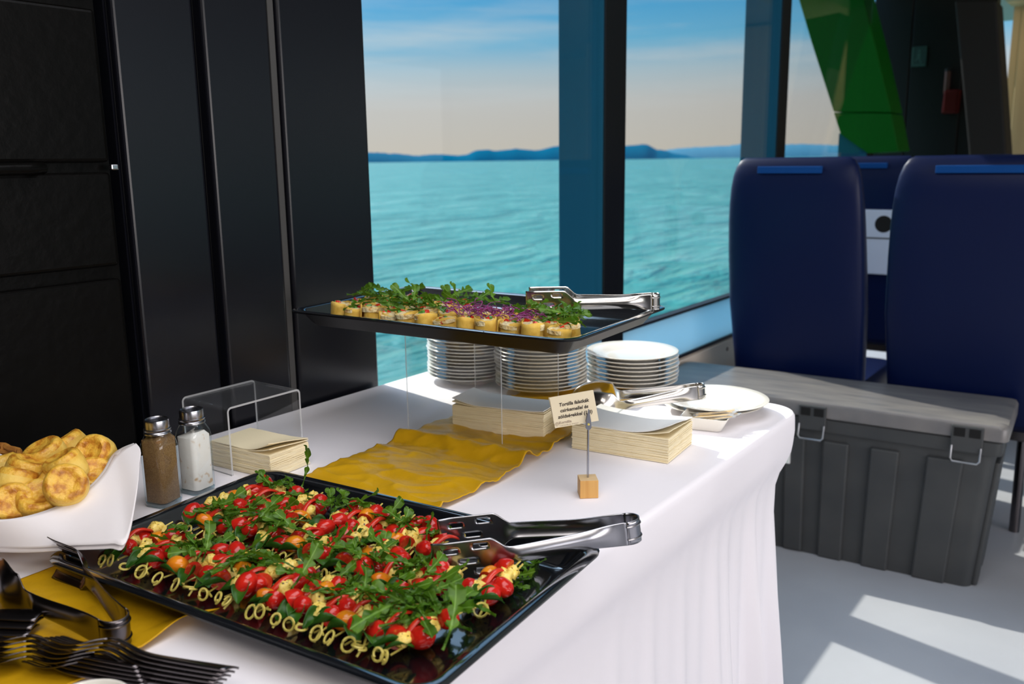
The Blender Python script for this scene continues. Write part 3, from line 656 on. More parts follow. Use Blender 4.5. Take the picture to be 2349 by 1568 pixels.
# ------------------------------------------------------------------ menu card holder
def card_holder():
    b = P(1347, 1147); t = empty('menu_card_holder', (b.x-0.012, b.y+0.020, 0.0004), math.radians(40)); t.location = (-0.6115, 1.0165, 0.0004)
    tag(t, 'small wooden cube with a wire and clip holding the menu card', 'card holder')
    MB().box(-0.0128, 0.0128, -0.0128, 0.0128, 0, 0.0256).build('wooden_cube', ['wood'], t, smooth=False, bevel=0.0006)
    MB().box(-0.0125, 0.0125, -0.0125, 0.0125, 0.0256, 0.0259).build('cube_top', 'wood_top', t, smooth=False)
    MB().lathe([(0.0015, 0.025), (0.0015, 0.098)], 10, cap0=True, cap1=True).build('wire', 'steel2', t)
    cl = MB().prism([(-0.002, 0.096), (0.002, 0.096), (0.0042, 0.099), (0.0036, 0.108), (0.0018, 0.118), (0.0006, 0.1255), (-0.0006, 0.1255), (-0.0018, 0.118), (-0.0036, 0.108), (-0.0042, 0.099)], -0.0042, -0.0030, ax='y')
    cl = cl.build('crocodile_clip', 'steel2', t, smooth=False, bevel=0.0003)
    MB().prism([(-0.003, 0.099), (0.003, 0.099), (0.0034, 0.108), (0.0015, 0.118), (-0.0015, 0.118), (-0.0034, 0.108)], 0.0012, 0.0022, ax='y').build('clip_jaw', 'steel2', cl, smooth=False)
    MB().rings([[(0.0016*math.cos(a*PI/5), -0.0042, 0.104+0.0016*math.sin(a*PI/5)) for a in range(10)], [(0.0016*math.cos(a*PI/5), -0.0052, 0.104+0.0016*math.sin(a*PI/5)) for a in range(10)]], cap1=True).build('rivet', 'bamboo', cl)
    return t
HOLD = card_holder()
def menu_card():
    base = Vector((-0.6115, 1.0165, 0)); 
    rz = math.radians(31); t = empty('menu_card', (0, 0, 0)); tag(t, 'cream folded menu card with black lettering held in the clip', 'menu card')
    ctrp = Vector((0, 0, CAMZ)) + ray(1317, 938)*(base.to_2d().length/ray(1317, 938).to_2d().length) * 1.003
    t.matrix_world = Matrix.Translation(ctrp) @ Matrix.Rotation(rz, 4, 'Z') @ Matrix.Rotation(math.radians(-9), 4, 'X') @ Matrix.Rotation(math.radians(10.5), 4, 'Y').inverted()
    w, h = 0.0305, 0.0215
    MB().box(-w, w, 0, 0.0004, -h, h).build('front_leaf', 'card', t, smooth=False)
    bl = MB().box(-w, w, 0.0006, 0.0010, -h*1.85, 0.0); bl = bl.build('back_leaf', 'card', t, smooth=False); bl.location = (-0.0015, 0.0003, h); bl.rotation_euler = (math.radians(14), 0, 0)
    def txt(body, x, z, size, mat, shear=0.0, offset=0.0, name='lettering'):
        c = bpy.data.curves.new(name, 'FONT'); c.body = body; c.size = size; c.align_x = 'CENTER'; c.shear = shear; c.offset = offset; c.resolution_u = 3
        c.materials.append(M[mat]); o = bpy.data.objects.new(name, c); COL.objects.link(o); o.parent = t; 
        dg = bpy.context.evaluated_depsgraph_get(); me = bpy.data.meshes.new_from_object(o.evaluated_get(dg)); bpy.data.objects.remove(o)
        o = obj(name, me, t); o.location = (x, -0.0004, z); o.rotation_euler = (PI/2, 0, 0); return o
    txt('Tortilla falatkák', 0.001, 0.0070, 0.0066, 'ink', 0.22, 0.00016)
    txt('csirkemellel és', 0.000, -0.0012, 0.0066, 'ink', 0.22, 0.00016)
    txt('zöldségekkel (1,3)', 0.000, -0.0094, 0.0066, 'ink', 0.22, 0.00016)
    txt('Kornélia', -0.0150, -0.0168, 0.0050, 'ink_pale', 0, 0.0001)
    txt('Cukrászda és étterem', -0.0105, -0.0202, 0.0030, 'ink_pale')
    em = MB(); 
    for k in range(3): em.tube([(-0.0265 + (0.0012+0.0010*k)*math.cos(a*PI/8), -0.0003, -0.0172 + (0.0012+0.0010*k)*math.sin(a*PI/8)) for a in range(17 - 4*k)], 0.00016, 4)
    em.build('emblem', 'ink_pale', t)
menu_card()

# ------------------------------------------------------------------ toothpick dish
def dish():
    c = P(1622, 985, 0.0); t = empty('toothpick_dish', (c.x-0.006, c.y+0.012, 0.0003), math.radians(12)); tag(t, 'small white square dish of toothpicks near the table corner', 'dish')
    prof = [(0.026, 0.0), (0.029, 0.002), (0.040, 0.023), (0.0405, 0.0245), (0.039, 0.0245), (0.028, 0.005), (0.022, 0.004)]
    MB().rings([[(x, y*0.86, z) for x, y in rrect(r, r, 0.009, 5)] for r, z in prof], cap0=True, cap1=True).build('bowl', 'porcelain', t)
    for k in range(15):
        p = empty('wrapped_toothpick', (0, 0, 0)); tag(p, 'wrapped wooden toothpick lying in the small white dish', 'toothpick', 'toothpicks in the white dish')
        MB().tube([(-0.030, 0, 0), (0.030, 0, 0)], 0.0010, 6).build('stick', 'toothpick', p)
        MB().box(-0.034, 0.036, -0.0032, 0.0032, -0.0003, 0.0003).build('wrapper', 'film', p, smooth=False)
        off = random.uniform(-0.022, 0.018)
        p.location = (c.x-0.006 + 0.016 + random.uniform(-.006, .004), c.y + 0.012 + off, 0.020 + 0.0012*(k % 6) + 0.002)
        p.rotation_euler = (random.uniform(-.4, .4), -0.16 + random.uniform(-.05, .05), math.radians(20) + random.uniform(-.22, .22))
dish()

# ------------------------------------------------------------------ seats, tote and the rest of the saloon
def seat(label, x, y, w, group, panel=False, strip=True):
    t = empty('ferry_seat', (x, y, ZF)); tag(t, label, 'seat', group)
    def sec(z, hw, y0, y1, k=4.5):
        cy, hd = (y0+y1)/2, (y1-y0)/2; out = []
        for i in range(40):
            a = 2*PI*i/40; c, s = math.cos(a), math.sin(a)
            out.append((hw*math.copysign(abs(c)**(2/k), c), cy + hd*math.copysign(abs(s)**(2/k), s), z))
        return out
    h = w/2
    lean = lambda z: -0.20*(z-0.40)          # the back reclines towards the viewer
    S = [(0.40, h*0.955, 0.0, 0.10), (0.44, h*0.985, -0.004, 0.11), (0.55, h*1.0, -0.006, 0.115), (0.72, h*1.03, -0.004, 0.105), (0.90, h*1.01, 0.0, 0.095), (1.00, h*0.99, 0.004, 0.094), (1.06, h*0.972, 0.010, 0.094),
         (1.11, h*0.948, 0.018, 0.093), (1.15, h*0.918, 0.030, 0.092), (1.18, h*0.878, 0.044, 0.090), (1.198, h*0.83, 0.057, 0.088), (1.208, h*0.76, 0.068, 0.086)]
    S = [(z, hw, a + lean(z), b + lean(z)) for z, hw, a, b in S]
    MB().rings([sec(*q) for q in S], cap0=True, cap1=True).build('backrest', 'leather', t)
    if strip: MB().box(-h*0.50, h*0.42, 0.022 + lean(1.17), 0.046 + lean(1.17), 1.158, 1.180).build('velcro_strip', 'velcro', t, smooth=False, bevel=0.002)
    MB().rings([[(xx, yy+0.30, z) for xx, yy in rrect(h*0.96*k, 0.24*k, 0.05, 5)] for z, k in ((0.36, 0.9), (0.375, 1.0), (0.43, 1.0), (0.45, 0.94))], cap0=True, cap1=True).build('seat', 'leather', t)
    MB().box(-h*0.8, h*0.8, 0.10, 0.44, 0.325, 0.365).build('seat_frame', 'dark_steel', t, smooth=False, bevel=0.005)
    for sx in (-0.55, 0.55):
        MB().tube([(h*sx, 0.16, 0.33), (h*sx, 0.18, 0.02), (h*sx, 0.18, 0.0)], 0.016, 10).build('leg', 'dark_steel', t)
    if panel:
        p = MB().box(-h*0.9, h*0.9, -0.140, -0.085, 0.71, 0.985).build('white_back_panel', 'white_plastic', t, smooth=False, bevel=0.006)
        MB().box(-h*0.9, h*0.9, -0.1425, -0.140, 0.862, 0.868).build('joint', 'seam', p, smooth=False)
        MB().rings([[(panel + r*math.cos(a*PI/12), yy, 0.925 + r*math.sin(a*PI/12)) for a in range(24)] for r, yy in ((0.036, -0.1405), (0.034, -0.1420), (0.030, -0.1420))], cap1=True).build('round_hole', 'hole', p)
    return t
seat('navy leather seat next to the window, seen from behind', -0.978, 3.00, 0.446, 'seats facing away in the near row')
seat('navy leather seat at the right edge behind the grey tote, seen from behind', -0.428, 3.00, 0.505, 'seats facing away in the near row')
x2 = PY(2021, 350, 4.15).x
seat('far navy seat showing between the two near seats', x2-0.04, 4.15, 0.47, 'seats in the far row', panel=PY(2040, 520, 4.11).x-(x2-0.04), strip=True)
seat('far navy seat showing over the top of the right-hand near seat', PY(2290, 350, 4.15).x, 4.15, 0.47, 'seats in the far row', panel=0.1)

def tote():
    t = empty('storage_tote', (-0.805, 2.765, ZF), math.radians(3.2)); tag(t, 'dark grey ribbed plastic tote with hinged lid on the floor by the seats', 'tote')
    hb, ht = 0.0, 0.435
    def bx(z): return 0.465 + 0.034*(z/ht)
    def by(z): return 0.128 + 0.026*(z/ht)
    MB().rings([[(x, y, z) for x, y in rrect(bx(z), by(z), 0.03, 5)] for z in (0.0, 0.006, 0.2, ht)], cap0=True, cap1=True).build('body', 'tote', t, bevel=0)
    # upright ribs on the two long sides and on the ends
    xs = (-0.34, -0.235, -0.10, 0.02, 0.145, 0.285)
    def slab(a, b, z0, z1, d, face):
        vs = []
        for z in (z0, z1):
            k = bx(z)/bx(ht)
            for x in (a, b):
                for dd in (-0.004, d):
                    vs.append((x*k, -(by(z)+dd)*face, z) )
        return MB().add(vs, [(0, 1, 3, 2), (4, 6, 7, 5), (0, 4, 5, 1), (2, 3, 7, 6), (0, 2, 6, 4), (1, 5, 7, 3)])
    for a, b in ((-0.40, -0.29), (-0.24, -0.13), (-0.072, -0.010), (0.042, 0.118), (0.178, 0.258), (0.330, 0.425)):
        for f in (1, -1): slab(a, b, 0.0 if a > 0 else 0.004, ht-0.055, 0.013, f).build('rib', 'tote', t, smooth=False, bevel=0.006)
    for a, b in ((-0.11, -0.03), (0.03, 0.11)):
        MB().add([(bx(z)*1 + dd, y, z) for z in (0.002, ht-0.06) for y in (a, b) for dd in (-0.004, 0.013)], [(0, 1, 3, 2), (4, 6, 7, 5), (0, 4, 5, 1), (2, 3, 7, 6), (0, 2, 6, 4), (1, 5, 7, 3)]).build('rib', 'tote', t, smooth=False, bevel=0.006)
    MB().rings([[(x, y, z) for x, y in rrect(0.512-i, 0.166-i, 0.02, 5)] for i, z in ((0.014, ht-0.030), (0.002, ht-0.028), (0, ht-0.022), (0, ht+0.010), (0.008, ht+0.016))], cap0=True, cap1=True).build('rim', 'tote', t)
    lid = MB().rings([[(x, y, z) for x, y in rrect(0.524-i, 0.175-i, 0.022, 5)] for i, z in ((0.006, ht+0.014), (0, ht+0.018), (0, ht+0.050), (0.005, ht+0.060), (0.022, ht+0.063))], cap0=True, cap1=True).build('lid', 'tote_lid', t)
    for cx in (-0.40, 0.012, 0.425):
        hg = MB()
        hg.box(cx-0.040, cx+0.040, -0.182, -0.166, ht-0.022, ht+0.052)
        o = hg.build('hinge', 'tote', t, smooth=False, bevel=0.003)
        for dx in (-0.019, 0.019): MB().box(cx+dx-0.014, cx+dx+0.014, -0.1835, -0.181, ht+0.022, ht+0.046).build('slot', 'hole', o, smooth=False)
        MB().tube([(cx-0.036, -0.183, ht-0.005), (cx-0.036, -0.191, ht-0.040), (cx-0.030, -0.193, ht-0.047), (cx+0.030, -0.193, ht-0.047), (cx+0.036, -0.191, ht-0.040), (cx+0.036, -0.183, ht-0.005)], 0.0026, 8).build('wire_catch', 'wire', o)
    g = PY(1792, 1083, 2.63)
    gx = g.x + 0.805
    s = MB().box(gx-0.075, gx+0.026, -0.166, -0.155, 0.292, 0.402).build('sticker', 'white_card', t, smooth=False); 
    MB().box(gx-0.071, gx+0.018, -0.1668, -0.1655, 0.297, 0.397).build('green_field', 'sticker_green', s, smooth=False)
    return t
tote()

# safety gear on the dark far wall
p = PY(2186, 234, 6.28)
t = empty('red_fire_equipment_box', (p.x, 6.28, p.z)); tag(t, 'small red equipment box on the dark far wall', 'fire box')
MB().prism([(-0.046, -0.07), (0.040, -0.07), (0.046, 0.07), (-0.040, 0.07)], -0.09, 0.0, ax='y').build('box', 'red', t, smooth=False, bevel=0.008)
MB().box(-0.034, 0.034, -0.095, -0.09, -0.06, 0.06).build('front_cover', 'red', t, smooth=False, bevel=0.004)
p = PY(2176, 176, 6.28)
t = empty('orange_safety_tube', (p.x, 6.25, p.z-0.105)); tag(t, 'narrow orange safety tube on the far wall above the red box', 'safety tube')
MB().lathe([(0.016, 0.0), (0.018, 0.005), (0.018, 0.135), (0.014, 0.15)], 14, cap0=True, cap1=True).build('tube', 'orange', t)
MB().lathe([(0.020, 0.135), (0.020, 0.150), (0.010, 0.155)], 14, cap0=True, cap1=True).build('cap', 'greywall', t)
MB().box(-0.01, 0.01, 0.010, 0.03, 0.03, 0.06).build('bracket', 'dark_steel', t, smooth=False)
p = PY(2109, 130, 6.28)
t = empty('exit_sign', (p.x, 6.28, p.z)); tag(t, 'dim green running-figure exit sign on the dark far wall', 'sign')
MB().box(-0.045, 0.045, -0.012, 0.004, -0.062, 0.062).build('plate', 'sign_green', t, smooth=False, bevel=0.002)
fg = MB().box(-0.040, -0.032, -0.0135, -0.012, -0.055, 0.055).box(-0.032, 0.035, -0.0135, -0.012, -0.055, -0.048)
fg.box(-0.006, 0.008, -0.0135, -0.012, 0.026, 0.040); fg.prism([(-0.01, 0.02), (0.012, 0.02), (0.006, -0.012), (0.02, -0.04), (0.012, -0.042), (-0.002, -0.012), (-0.02, -0.030), (-0.024, -0.024), (-0.008, -0.006)], -0.0135, -0.012, ax='y')
fg.build('figure', 'sign_pale', t, smooth=False)

# black cabinet left of the panels
def cabinet():
    t = empty('black_cabinet', (-1.46, 0.40, ZF)); tag(t, 'tall black cabinet with a latch in the dark corner at the far left', 'cabinet')
    xf = 0.130
    MB().box(-0.10, xf-0.015, -0.9, 0.385, 0.0, 2.2).build('body', 'black_paint', t, smooth=False)
    for z0, z1 in ((0.72, 1.035), (1.055, 1.20), (1.215, 1.44), (1.46, 2.15)):
        MB().box(xf-0.015, xf, -0.9, 0.378, z0, z1).build('panel', 'black_paint', t, smooth=False, bevel=0.006, seg=3)
    h = MB().tube([(xf+0.002, -0.1, 1.207), (xf+0.022, -0.1, 1.207), (xf+0.024, -0.08, 1.207), (xf+0.024, 0.24, 1.207), (xf+0.022, 0.26, 1.207), (xf+0.002, 0.26, 1.207)], 0.009, 10).build('handle', 'black_paint', t)
    l = MB().box(xf, xf+0.010, 0.374, 0.386, 1.203, 1.212).build('latch', 'steel2', t, smooth=False, bevel=0.002)
cabinet()

# ------------------------------------------------------------------ bread basket
def basket():
    bx, by = -1.212, 0.428
    t = empty('wicker_basket', (bx, by, 0.0005)); tag(t, 'round wicker bread basket under the white napkin at the left edge', 'basket')
    for k in range(13):
        z = 0.006 + k*0.0072; r = 0.085 + 0.025*(k/12.0)
        MB().tube([((r + 0.0022*math.cos(18*a*2*PI/72 + k*PI))*math.cos(a*2*PI/72), (r + 0.0022*math.cos(18*a*2*PI/72 + k*PI))*math.sin(a*2*PI/72)*0.92, z) for a in range(73)], 0.0040, 6, caps=False).build('wicker_strand', 'wicker', t)
    for k in range(18):
        a = k*2*PI/18; MB().tube([(0.086*math.cos(a), 0.079*math.sin(a), 0.002), (0.111*math.cos(a), 0.102*math.sin(a), 0.096)], 0.0028, 6).build('stake', 'wicker', t)
    MB().lathe([(0.0005, 0.004), (0.085, 0.004), (0.085, 0.0), (0.0005, 0.0)], 40, cap0=True, cap1=True).build('base', 'wicker', t)
    # napkin lining the basket, one corner flared out over the rim
    top = [(-120, 1185, .060), (-40, 1192, .062), (30, 1190, .064), (90, 1178, .067), (150, 1155, .071), (205, 1120, .079), (240, 1083, .087), (262, 1045, .097), (285, 1028, .103), (312, 1017, .106)]
    bot = [(-120, 1240, .020), (-40, 1252, .028), (30, 1256, .033), (90, 1255, .037), (150, 1252, .041), (210, 1249, .045), (255, 1246, .048), (292, 1240, .050), (314, 1130, .078), (322, 1040, .100)]
    def cur(c, u):
        f = u*(len(c)-1); i = min(int(f), len(c)-2); q = f-i
        g = lambda k: P(*c[max(0, min(len(c)-1, k))])
        p0, p1, p2, p3 = g(i-1), g(i), g(i+1), g(i+2)
        return 0.5*((2*p1) + (p2-p0)*q + (2*p0-5*p1+4*p2-p3)*q*q + (3*p1-p0-3*p2+p3)*q**3)
    nap = empty('bread_napkin', (0, 0, 0)); tag(nap, 'folded white cloth napkin lining the bread basket with its corner flared out', 'cloth napkin')
    out = Vector((0.75, 0.25, 0)).normalized()
    def sheet(d, zoff, ext):
        def fn(u, v):
            a, b = cur(top, u), cur(bot, u); p = a.lerp(b, v*ext)
            bulge = math.sin(PI*v)*0.006*(1-u*0.5) + 0.003*math.sin(u*19+v*2)*v*(1-u)
            return p + out*(bulge + d) + Vector((0, 0, zoff*v))
        return fn
    MB().grid(48, 14, sheet(0, 0, 1.0)).build('front_fold', 'napkin_cloth', nap, solid=0.0015, auto=False)
    MB().grid(48, 14, sheet(-0.0035, -0.006, 1.0)).build('under_fold', 'napkin_cloth', nap, solid=0.0015, auto=False)
    MB().rings([[(bx + (r*math.cos(a*PI/20)), by + r*0.92*math.sin(a*PI/20), z + 0.003*math.sin(a*1.3)) for a in range(40)] for r, z in ((0.001, 0.028), (0.05, 0.030), (0.075, 0.045), (0.092, 0.070), (0.099, 0.084))]).build('lining', 'napkin_cloth', nap, solid=0.0015, auto=False)
basket()
def rolls():
    rnd = random.Random(3)
    def proto(k):
        t = empty('bread_roll'); r = 0.0230 + 0.001*k; h = 0.037
        mk = lambda prof, sd: [[(rr*math.cos(a*PI/16)*(1+0.05*nz3(math.cos(a*PI/16)*1.3, math.sin(a*PI/16)*1.3, sd+z*40)), rr*math.sin(a*PI/16)*(1+0.05*nz3(math.cos(a*PI/16)*1.3, math.sin(a*PI/16)*1.3, sd+5+z*40)), z + 0.0016*nz3(rr*40*math.cos(a*PI/16), rr*40*math.sin(a*PI/16), sd)) for a in range(32)] for rr, z in prof]
        MB().rings(mk([(0.001, -h/2), (r*0.7, -h/2), (r*0.93, -h/2+0.003), (r*1.04, -h*0.2), (r*1.06, h*0.05), (r*1.03, h*0.28)], k*7.1), cap0=True).build('crumb', 'bread', t)
        MB().rings(mk([(r*1.03, h*0.27), (r*0.98, h*0.42), (r*0.88, h/2), (r*0.72, h/2+0.0008), (r*0.55, h*0.44), (r*0.25, h*0.41), (0.001, h*0.42)], k*7.1), cap1=True).build('crust', 'crust', t)
        return t
    pr = [proto(k) for k in range(3)]; used = [False]*3
    spec = [(222, 1042, .094, .95, -.3, 'top roll at the right of the heap'), (163, 1030, .090, -.35, .5, 'roll at the back of the heap behind the top right one'), (108, 1048, .092, -.3, -.3, 'roll at the back of the heap with a speckled top'),
            (152, 1074, .094, -.2, .45, 'roll in the middle of the heap under the top ones'), (152, 1114, .089, .9, .15, 'large front roll with its flat base turned to the viewer'), (62, 1085, .086, -.25, .3, 'roll behind the front left one'),
            (36, 1112, .083, -.5, -.1, 'pale smooth roll at the front left'), (100, 1122, .070, .4, .5, 'roll half hidden behind the large front roll'), (92, 1152, .066, .5, -.3, 'low roll under the large front roll'),
            (30, 1155, .068, .8, .6, 'orange-crusted roll at the front by the cloth'), (215, 1098, .072, .6, .2, 'small dark roll low at the right beside the cloth'), (-6, 1132, .070, .4, .2, 'roll cut by the left edge of the heap'),
            (2, 1080, .080, .3, 0, 'roll at the far left back of the heap'), (180, 1062, .075, .1, 0, 'roll buried behind the middle of the heap'), (70, 1125, .060, 0, .3, 'roll buried low in the middle of the basket')]
    for i, (px, py, z, tx, ty, lb) in enumerate(spec):
        k = i % 3; o = pr[k] if not used[k] else copy_tree(pr[k]); used[k] = True
        o.location = P(px, py, z); o.rotation_euler = (tx, ty*0.9 + (0.35 if tx > 0.7 else 0), math.radians(38) + rnd.uniform(-.3, .3) if tx > .5 else rnd.uniform(0, 6)); tag(o, 'golden ' + lb, 'bread roll', 'bread rolls in the basket')
rolls()

# ------------------------------------------------------------------ cutlery at the near corner
def fork_proto():
    t = empty('table_fork'); L = 0.185
    def hw(s): return 0.0118*(1-0.45*sstep(0, 0.55, s)) - 0.0032*sstep(0.4, 0.6, s) + 0.0098*sstep(0.66, 0.78, s) - 0.001*sstep(0.85, 1, s)
    def zz(s): return 0.004 + 0.010*math.exp(-((s-0.66)/0.13)**2) + 0.006*sstep(0.8, 1.0, s)**2*0.6 + 0.002*s
    f = lambda s0, s1: (lambda u, v: ((s0+(s1-s0)*u)*L, (-1+2*v)*hw(s0+(s1-s0)*u), zz(s0+(s1-s0)*u) + 0.0015*(1-(2*v-1)**2)*(1-sstep(.5, .7, s0+(s1-s0)*u))))
    MB().grid(24, 6, f(0, 0.68)).build('handle', 'dark_steel', t, solid=0.0019, auto=False)
    MB().grid(22, 7, f(0.68, 1.0), skip=lambda i, j: i > 6 and j in (1, 3, 5)).build('tines', 'dark_steel', t, solid=0.0014, auto=False)
    return t
FP = fork_proto(); first = [True]
def fork(hp, tp, z, label, group, tilt=0.0):
    o = FP if first[0] else copy_tree(FP); first[0] = False
    a, b = P(*hp, z), P(*tp, z); o.location = a; o.rotation_euler = (tilt, 0, math.atan2(b.y-a.y, b.x-a.x)); tag(o, label, 'fork', group)
for i in range(6): fork((530-9*i, 1546+9*i), (196+11*i, 1497+13*i), 0.0285-0.0045*i, 'dark steel fork in the fan of forks at the bottom edge', 'forks fanned out on the white cloth', 0.45)
for i in range(5): fork((330+4*i, 1536+10*i), (-70, 1476+13*i), 0.018-0.0032*i, 'dark steel fork in the bunch at the lower left on the gold runner', 'forks bunched on the gold runner', 0.35)
for i in range(3): fork((96-9*i, 1420+17*i), (-300, 1412+24*i), 0.016-0.004*i, 'cutlery handle pointing in from the left edge under the serving tongs', 'cutlery handles at the left edge')
c = P(190, 1604, 0.048)
t = empty('cream_bowl', (c.x, c.y, 0.004)); tag(t, 'cream bowl rim showing at the bottom edge in front of the forks', 'bowl')
MB().lathe([(0.001, 0.004), (0.022, 0.003), (0.024, 0.0), (0.026, 0.003), (0.036, 0.038), (0.0355, 0.040), (0.034, 0.0395), (0.024, 0.008), (0.001, 0.006)], 40, cap0=True, cap1=True).build('bowl', 'porcelain', t)

# ------------------------------------------------------------------ tomato and mozzarella skewers
def ellip(mb, c, rx, ry, rz, n=14, m=8, cut=None, sd=0, lump=0.0, mi=0, cmi=1):
    """ellipsoid; cut in (-1..1): keep y' above the cut plane, close it with a flat face"""
    R = []; phis = [PI*k/m for k in range(m+1)]
    lo = -1.0 if cut is None else cut
    for k in range(m+1):
        t = lo + (1.0-lo)*k/m
        if cut is None: t = -math.cos(PI*k/m)
        r = max(0.02, math.sqrt(max(0, 1-t*t))); ring = []
        for i in range(n):
            a = 2*PI*i/n; q = 1 + lump*nz3(math.cos(a)*1.5+sd, math.sin(a)*1.5, t*1.5+sd)
            ring.append((c[0] + rx*r*math.cos(a)*q, c[1] + ry*r*math.sin(a)*q, c[2] + rz*t*q))
        R.append(ring)
    mb.rings(R, cap0=(cut is None), cap1=True, mi=mi)
    if cut is not None:
        vs = R[0]; cen = tuple(sum(v[j] for v in vs)/n for j in range(3)); mb.add(list(vs)+[cen], [(i, (i+1) % n, n) for i in range(n)], cmi)
    return mb
def basil_mb(c, L, wd, fold, rot, lift):
    def fn(u, v):
        s = u; tt = -1+2*v; w = wd*math.sin(PI*min(1, s*0.93+0.07))**0.75
        x = tt*w*math.cos(fold*abs(tt)); z = lift*math.sin(PI*s) + w*abs(tt)*math.sin(fold*abs(tt)) + 0.0012*math.sin(8*s+3*tt)
        y = s*L - L/2; cr, sr = math.cos(rot), math.sin(rot)
        return (c[0] + x*cr - y*sr, c[1] + x*sr + y*cr, c[2] + z)
    return MB().grid(10, 8, fn)
def skewer_proto(k):
    rnd = random.Random(100+k); t = empty('caprese_skewer'); U = rnd.uniform
    mb = MB(); zt = 0.0135
    mb.tube([(0, -0.006, 0.0105), (0.0003, 0.04, zt), (0, 0.082, zt+0.002)], 0.0011, 5)
    ra = U(0.0055, 0.0075); a0 = U(0, 6); tl = U(-0.5, 1.1); ew = U(0.7, 1.15)
    ring = []
    for q in range(15):
        a = a0 + 2*PI*q/14*1.12; rq = ra*(1 - 0.16*q/14); ring.append((rq*ew*math.cos(a), -0.0125 + rq*math.sin(a)*math.cos(tl), 0.0115 + rq*math.sin(a)*math.sin(tl) + 0.002*q/14))
    mb.tube(ring, 0.0013, 5)
    if k % 2: mb.tube([(-0.009, -0.006+U(-.003, .003), 0.009), (0, -0.006, 0.0125), (0.010, -0.009+U(-.004, .004), 0.012)], 0.0011, 5)
    if k % 3 == 0: mb.tube([(U(-.004, .004), -0.018, 0.006), (0, -0.006, 0.012), (U(-.006, .006), 0.004, 0.019)], 0.0012, 5)
    mb.build('knotted_pick', 'bamboo', t)
    basil_mb((U(-.005, .005), 0.004, 0.011), 0.029+U(0, .007), 0.0120, U(.5, 1.1), U(-1.3, 1.3), 0.006).build('basil_leaf', 'basil', t, solid=0.0004, auto=False)
    order = [('t', 'm', 't', 'm'), ('t', 'm', 'o', 't'), ('m', 't', 'm', 't'), ('t', 't', 'm', 'm'), ('o', 'm', 't', 't'), ('t', 'm', 't', 't')][k % 6]
    y = 0.0115
    for j, c in enumerate(order):
        x = U(-.0055, .0055); z = zt + U(-0.001, .0055)
        if c == 'm':
            r = U(0.0086, 0.0102); b = MB(); ellip(b, (0, 0, 0), r*1.08, r*U(.85, 1.05), r*U(.75, .95), 16, 10, None, k*1.7+j, 0.42)
            o = b.build('mozzarella', 'mozzarella', t); step = 0.0150
        else:
            r = U(0.0098, 0.0116); b = MB(); half = (rnd.random() < 0.45)
            ellip(b, (0, 0, 0), r, r, r*U(1.15, 1.45), 16, 9, U(-.25, 0.0) if half else None, k+j, 0.06)
            o = b.build('tomato', ['tomato' if c == 't' else 'orange_tomato', 'tomato_cut'], t); step = 0.0165
        o.location = (x, y, z); o.rotation_euler = (U(0.6, 2.2)*rnd.choice((-1, 1)), U(-.6, .6), U(0, 6)); y += step
    if k % 2 == 0:
        x0 = U(-.008, .008); w = 0.0035
        b = MB().grid(10, 3, lambda u, v: (x0 + (v-.5)*2*w + 0.004*math.sin(2*u), 0.015 + 0.036*u, 0.018 + 0.009*math.sin(PI*u) + 0.002*(1-(2*v-1)**2)))
        b.build('pepper_strip', 'pepper_red', t, solid=0.0018, auto=False)
    return t
SK = [skewer_proto(k) for k in range(12)]; SKU = [False]*12
def polyline(pts, u):
    ls = [math.dist(a, b) for a, b in zip(pts, pts[1:])]; d = u*sum(ls)
    for (a, b), l in zip(zip(pts, pts[1:]), ls):
        if d <= l or (a, b) == (pts[-2], pts[-1]): q = d/l; return (a[0]+(b[0]-a[0])*q, a[1]+(b[1]-a[1])*q)
        d -= l
cnt = [0]
def skewer_row(pts, n, label, group, ang=0.0):
    rnd = random.Random(n*17)
    for i in range(n):
        px, py = polyline(pts, (i+0.5)/n); q = tray_local(T1, T1R, px+rnd.uniform(-5, 5), py+rnd.uniform(-7, 5), 0.012)
        k = cnt[0] % 12; cnt[0] += 1
        o = SK[k] if not SKU[k] else copy_tree(SK[k]); SKU[k] = True
        u = max(-0.225, min(0.23, q.x)); v = max(-0.110, min(0.06, q.y))
        o.location = tray_world(T1, T1R, u, v, 0.0018 + rnd.uniform(0, 0.003)); o.rotation_euler = (rnd.uniform(0.02, 0.12), rnd.uniform(-.25, .25), T1R + ang + rnd.uniform(-.28, .28)); tag(o, label, 'skewer', group)
skewer_row([(199, 1283), (295, 1314), (430, 1364), (566, 1406), (734, 1444), (846, 1484), (935, 1505)], 21, 'tomato and mozzarella skewer in the front row of the tray', 'skewers in the front row', -0.10)
skewer_row([(405, 1200), (547, 1240), (690, 1290), (840, 1345), (960, 1382)], 16, 'tomato and mozzarella skewer in the middle row of the tray', 'skewers in the middle row', -0.10)
skewer_row([(1068, 1376), (1120, 1398)], 3, 'tomato and mozzarella skewer in the little group near the bare tray end', 'skewers near the bare tray end', -0.1)
skewer_row([(500, 1140), (657, 1178), (819, 1226), (1003, 1278)], 15, 'tomato and mozzarella skewer in the back row of the tray', 'skewers in the back row', -0.10)

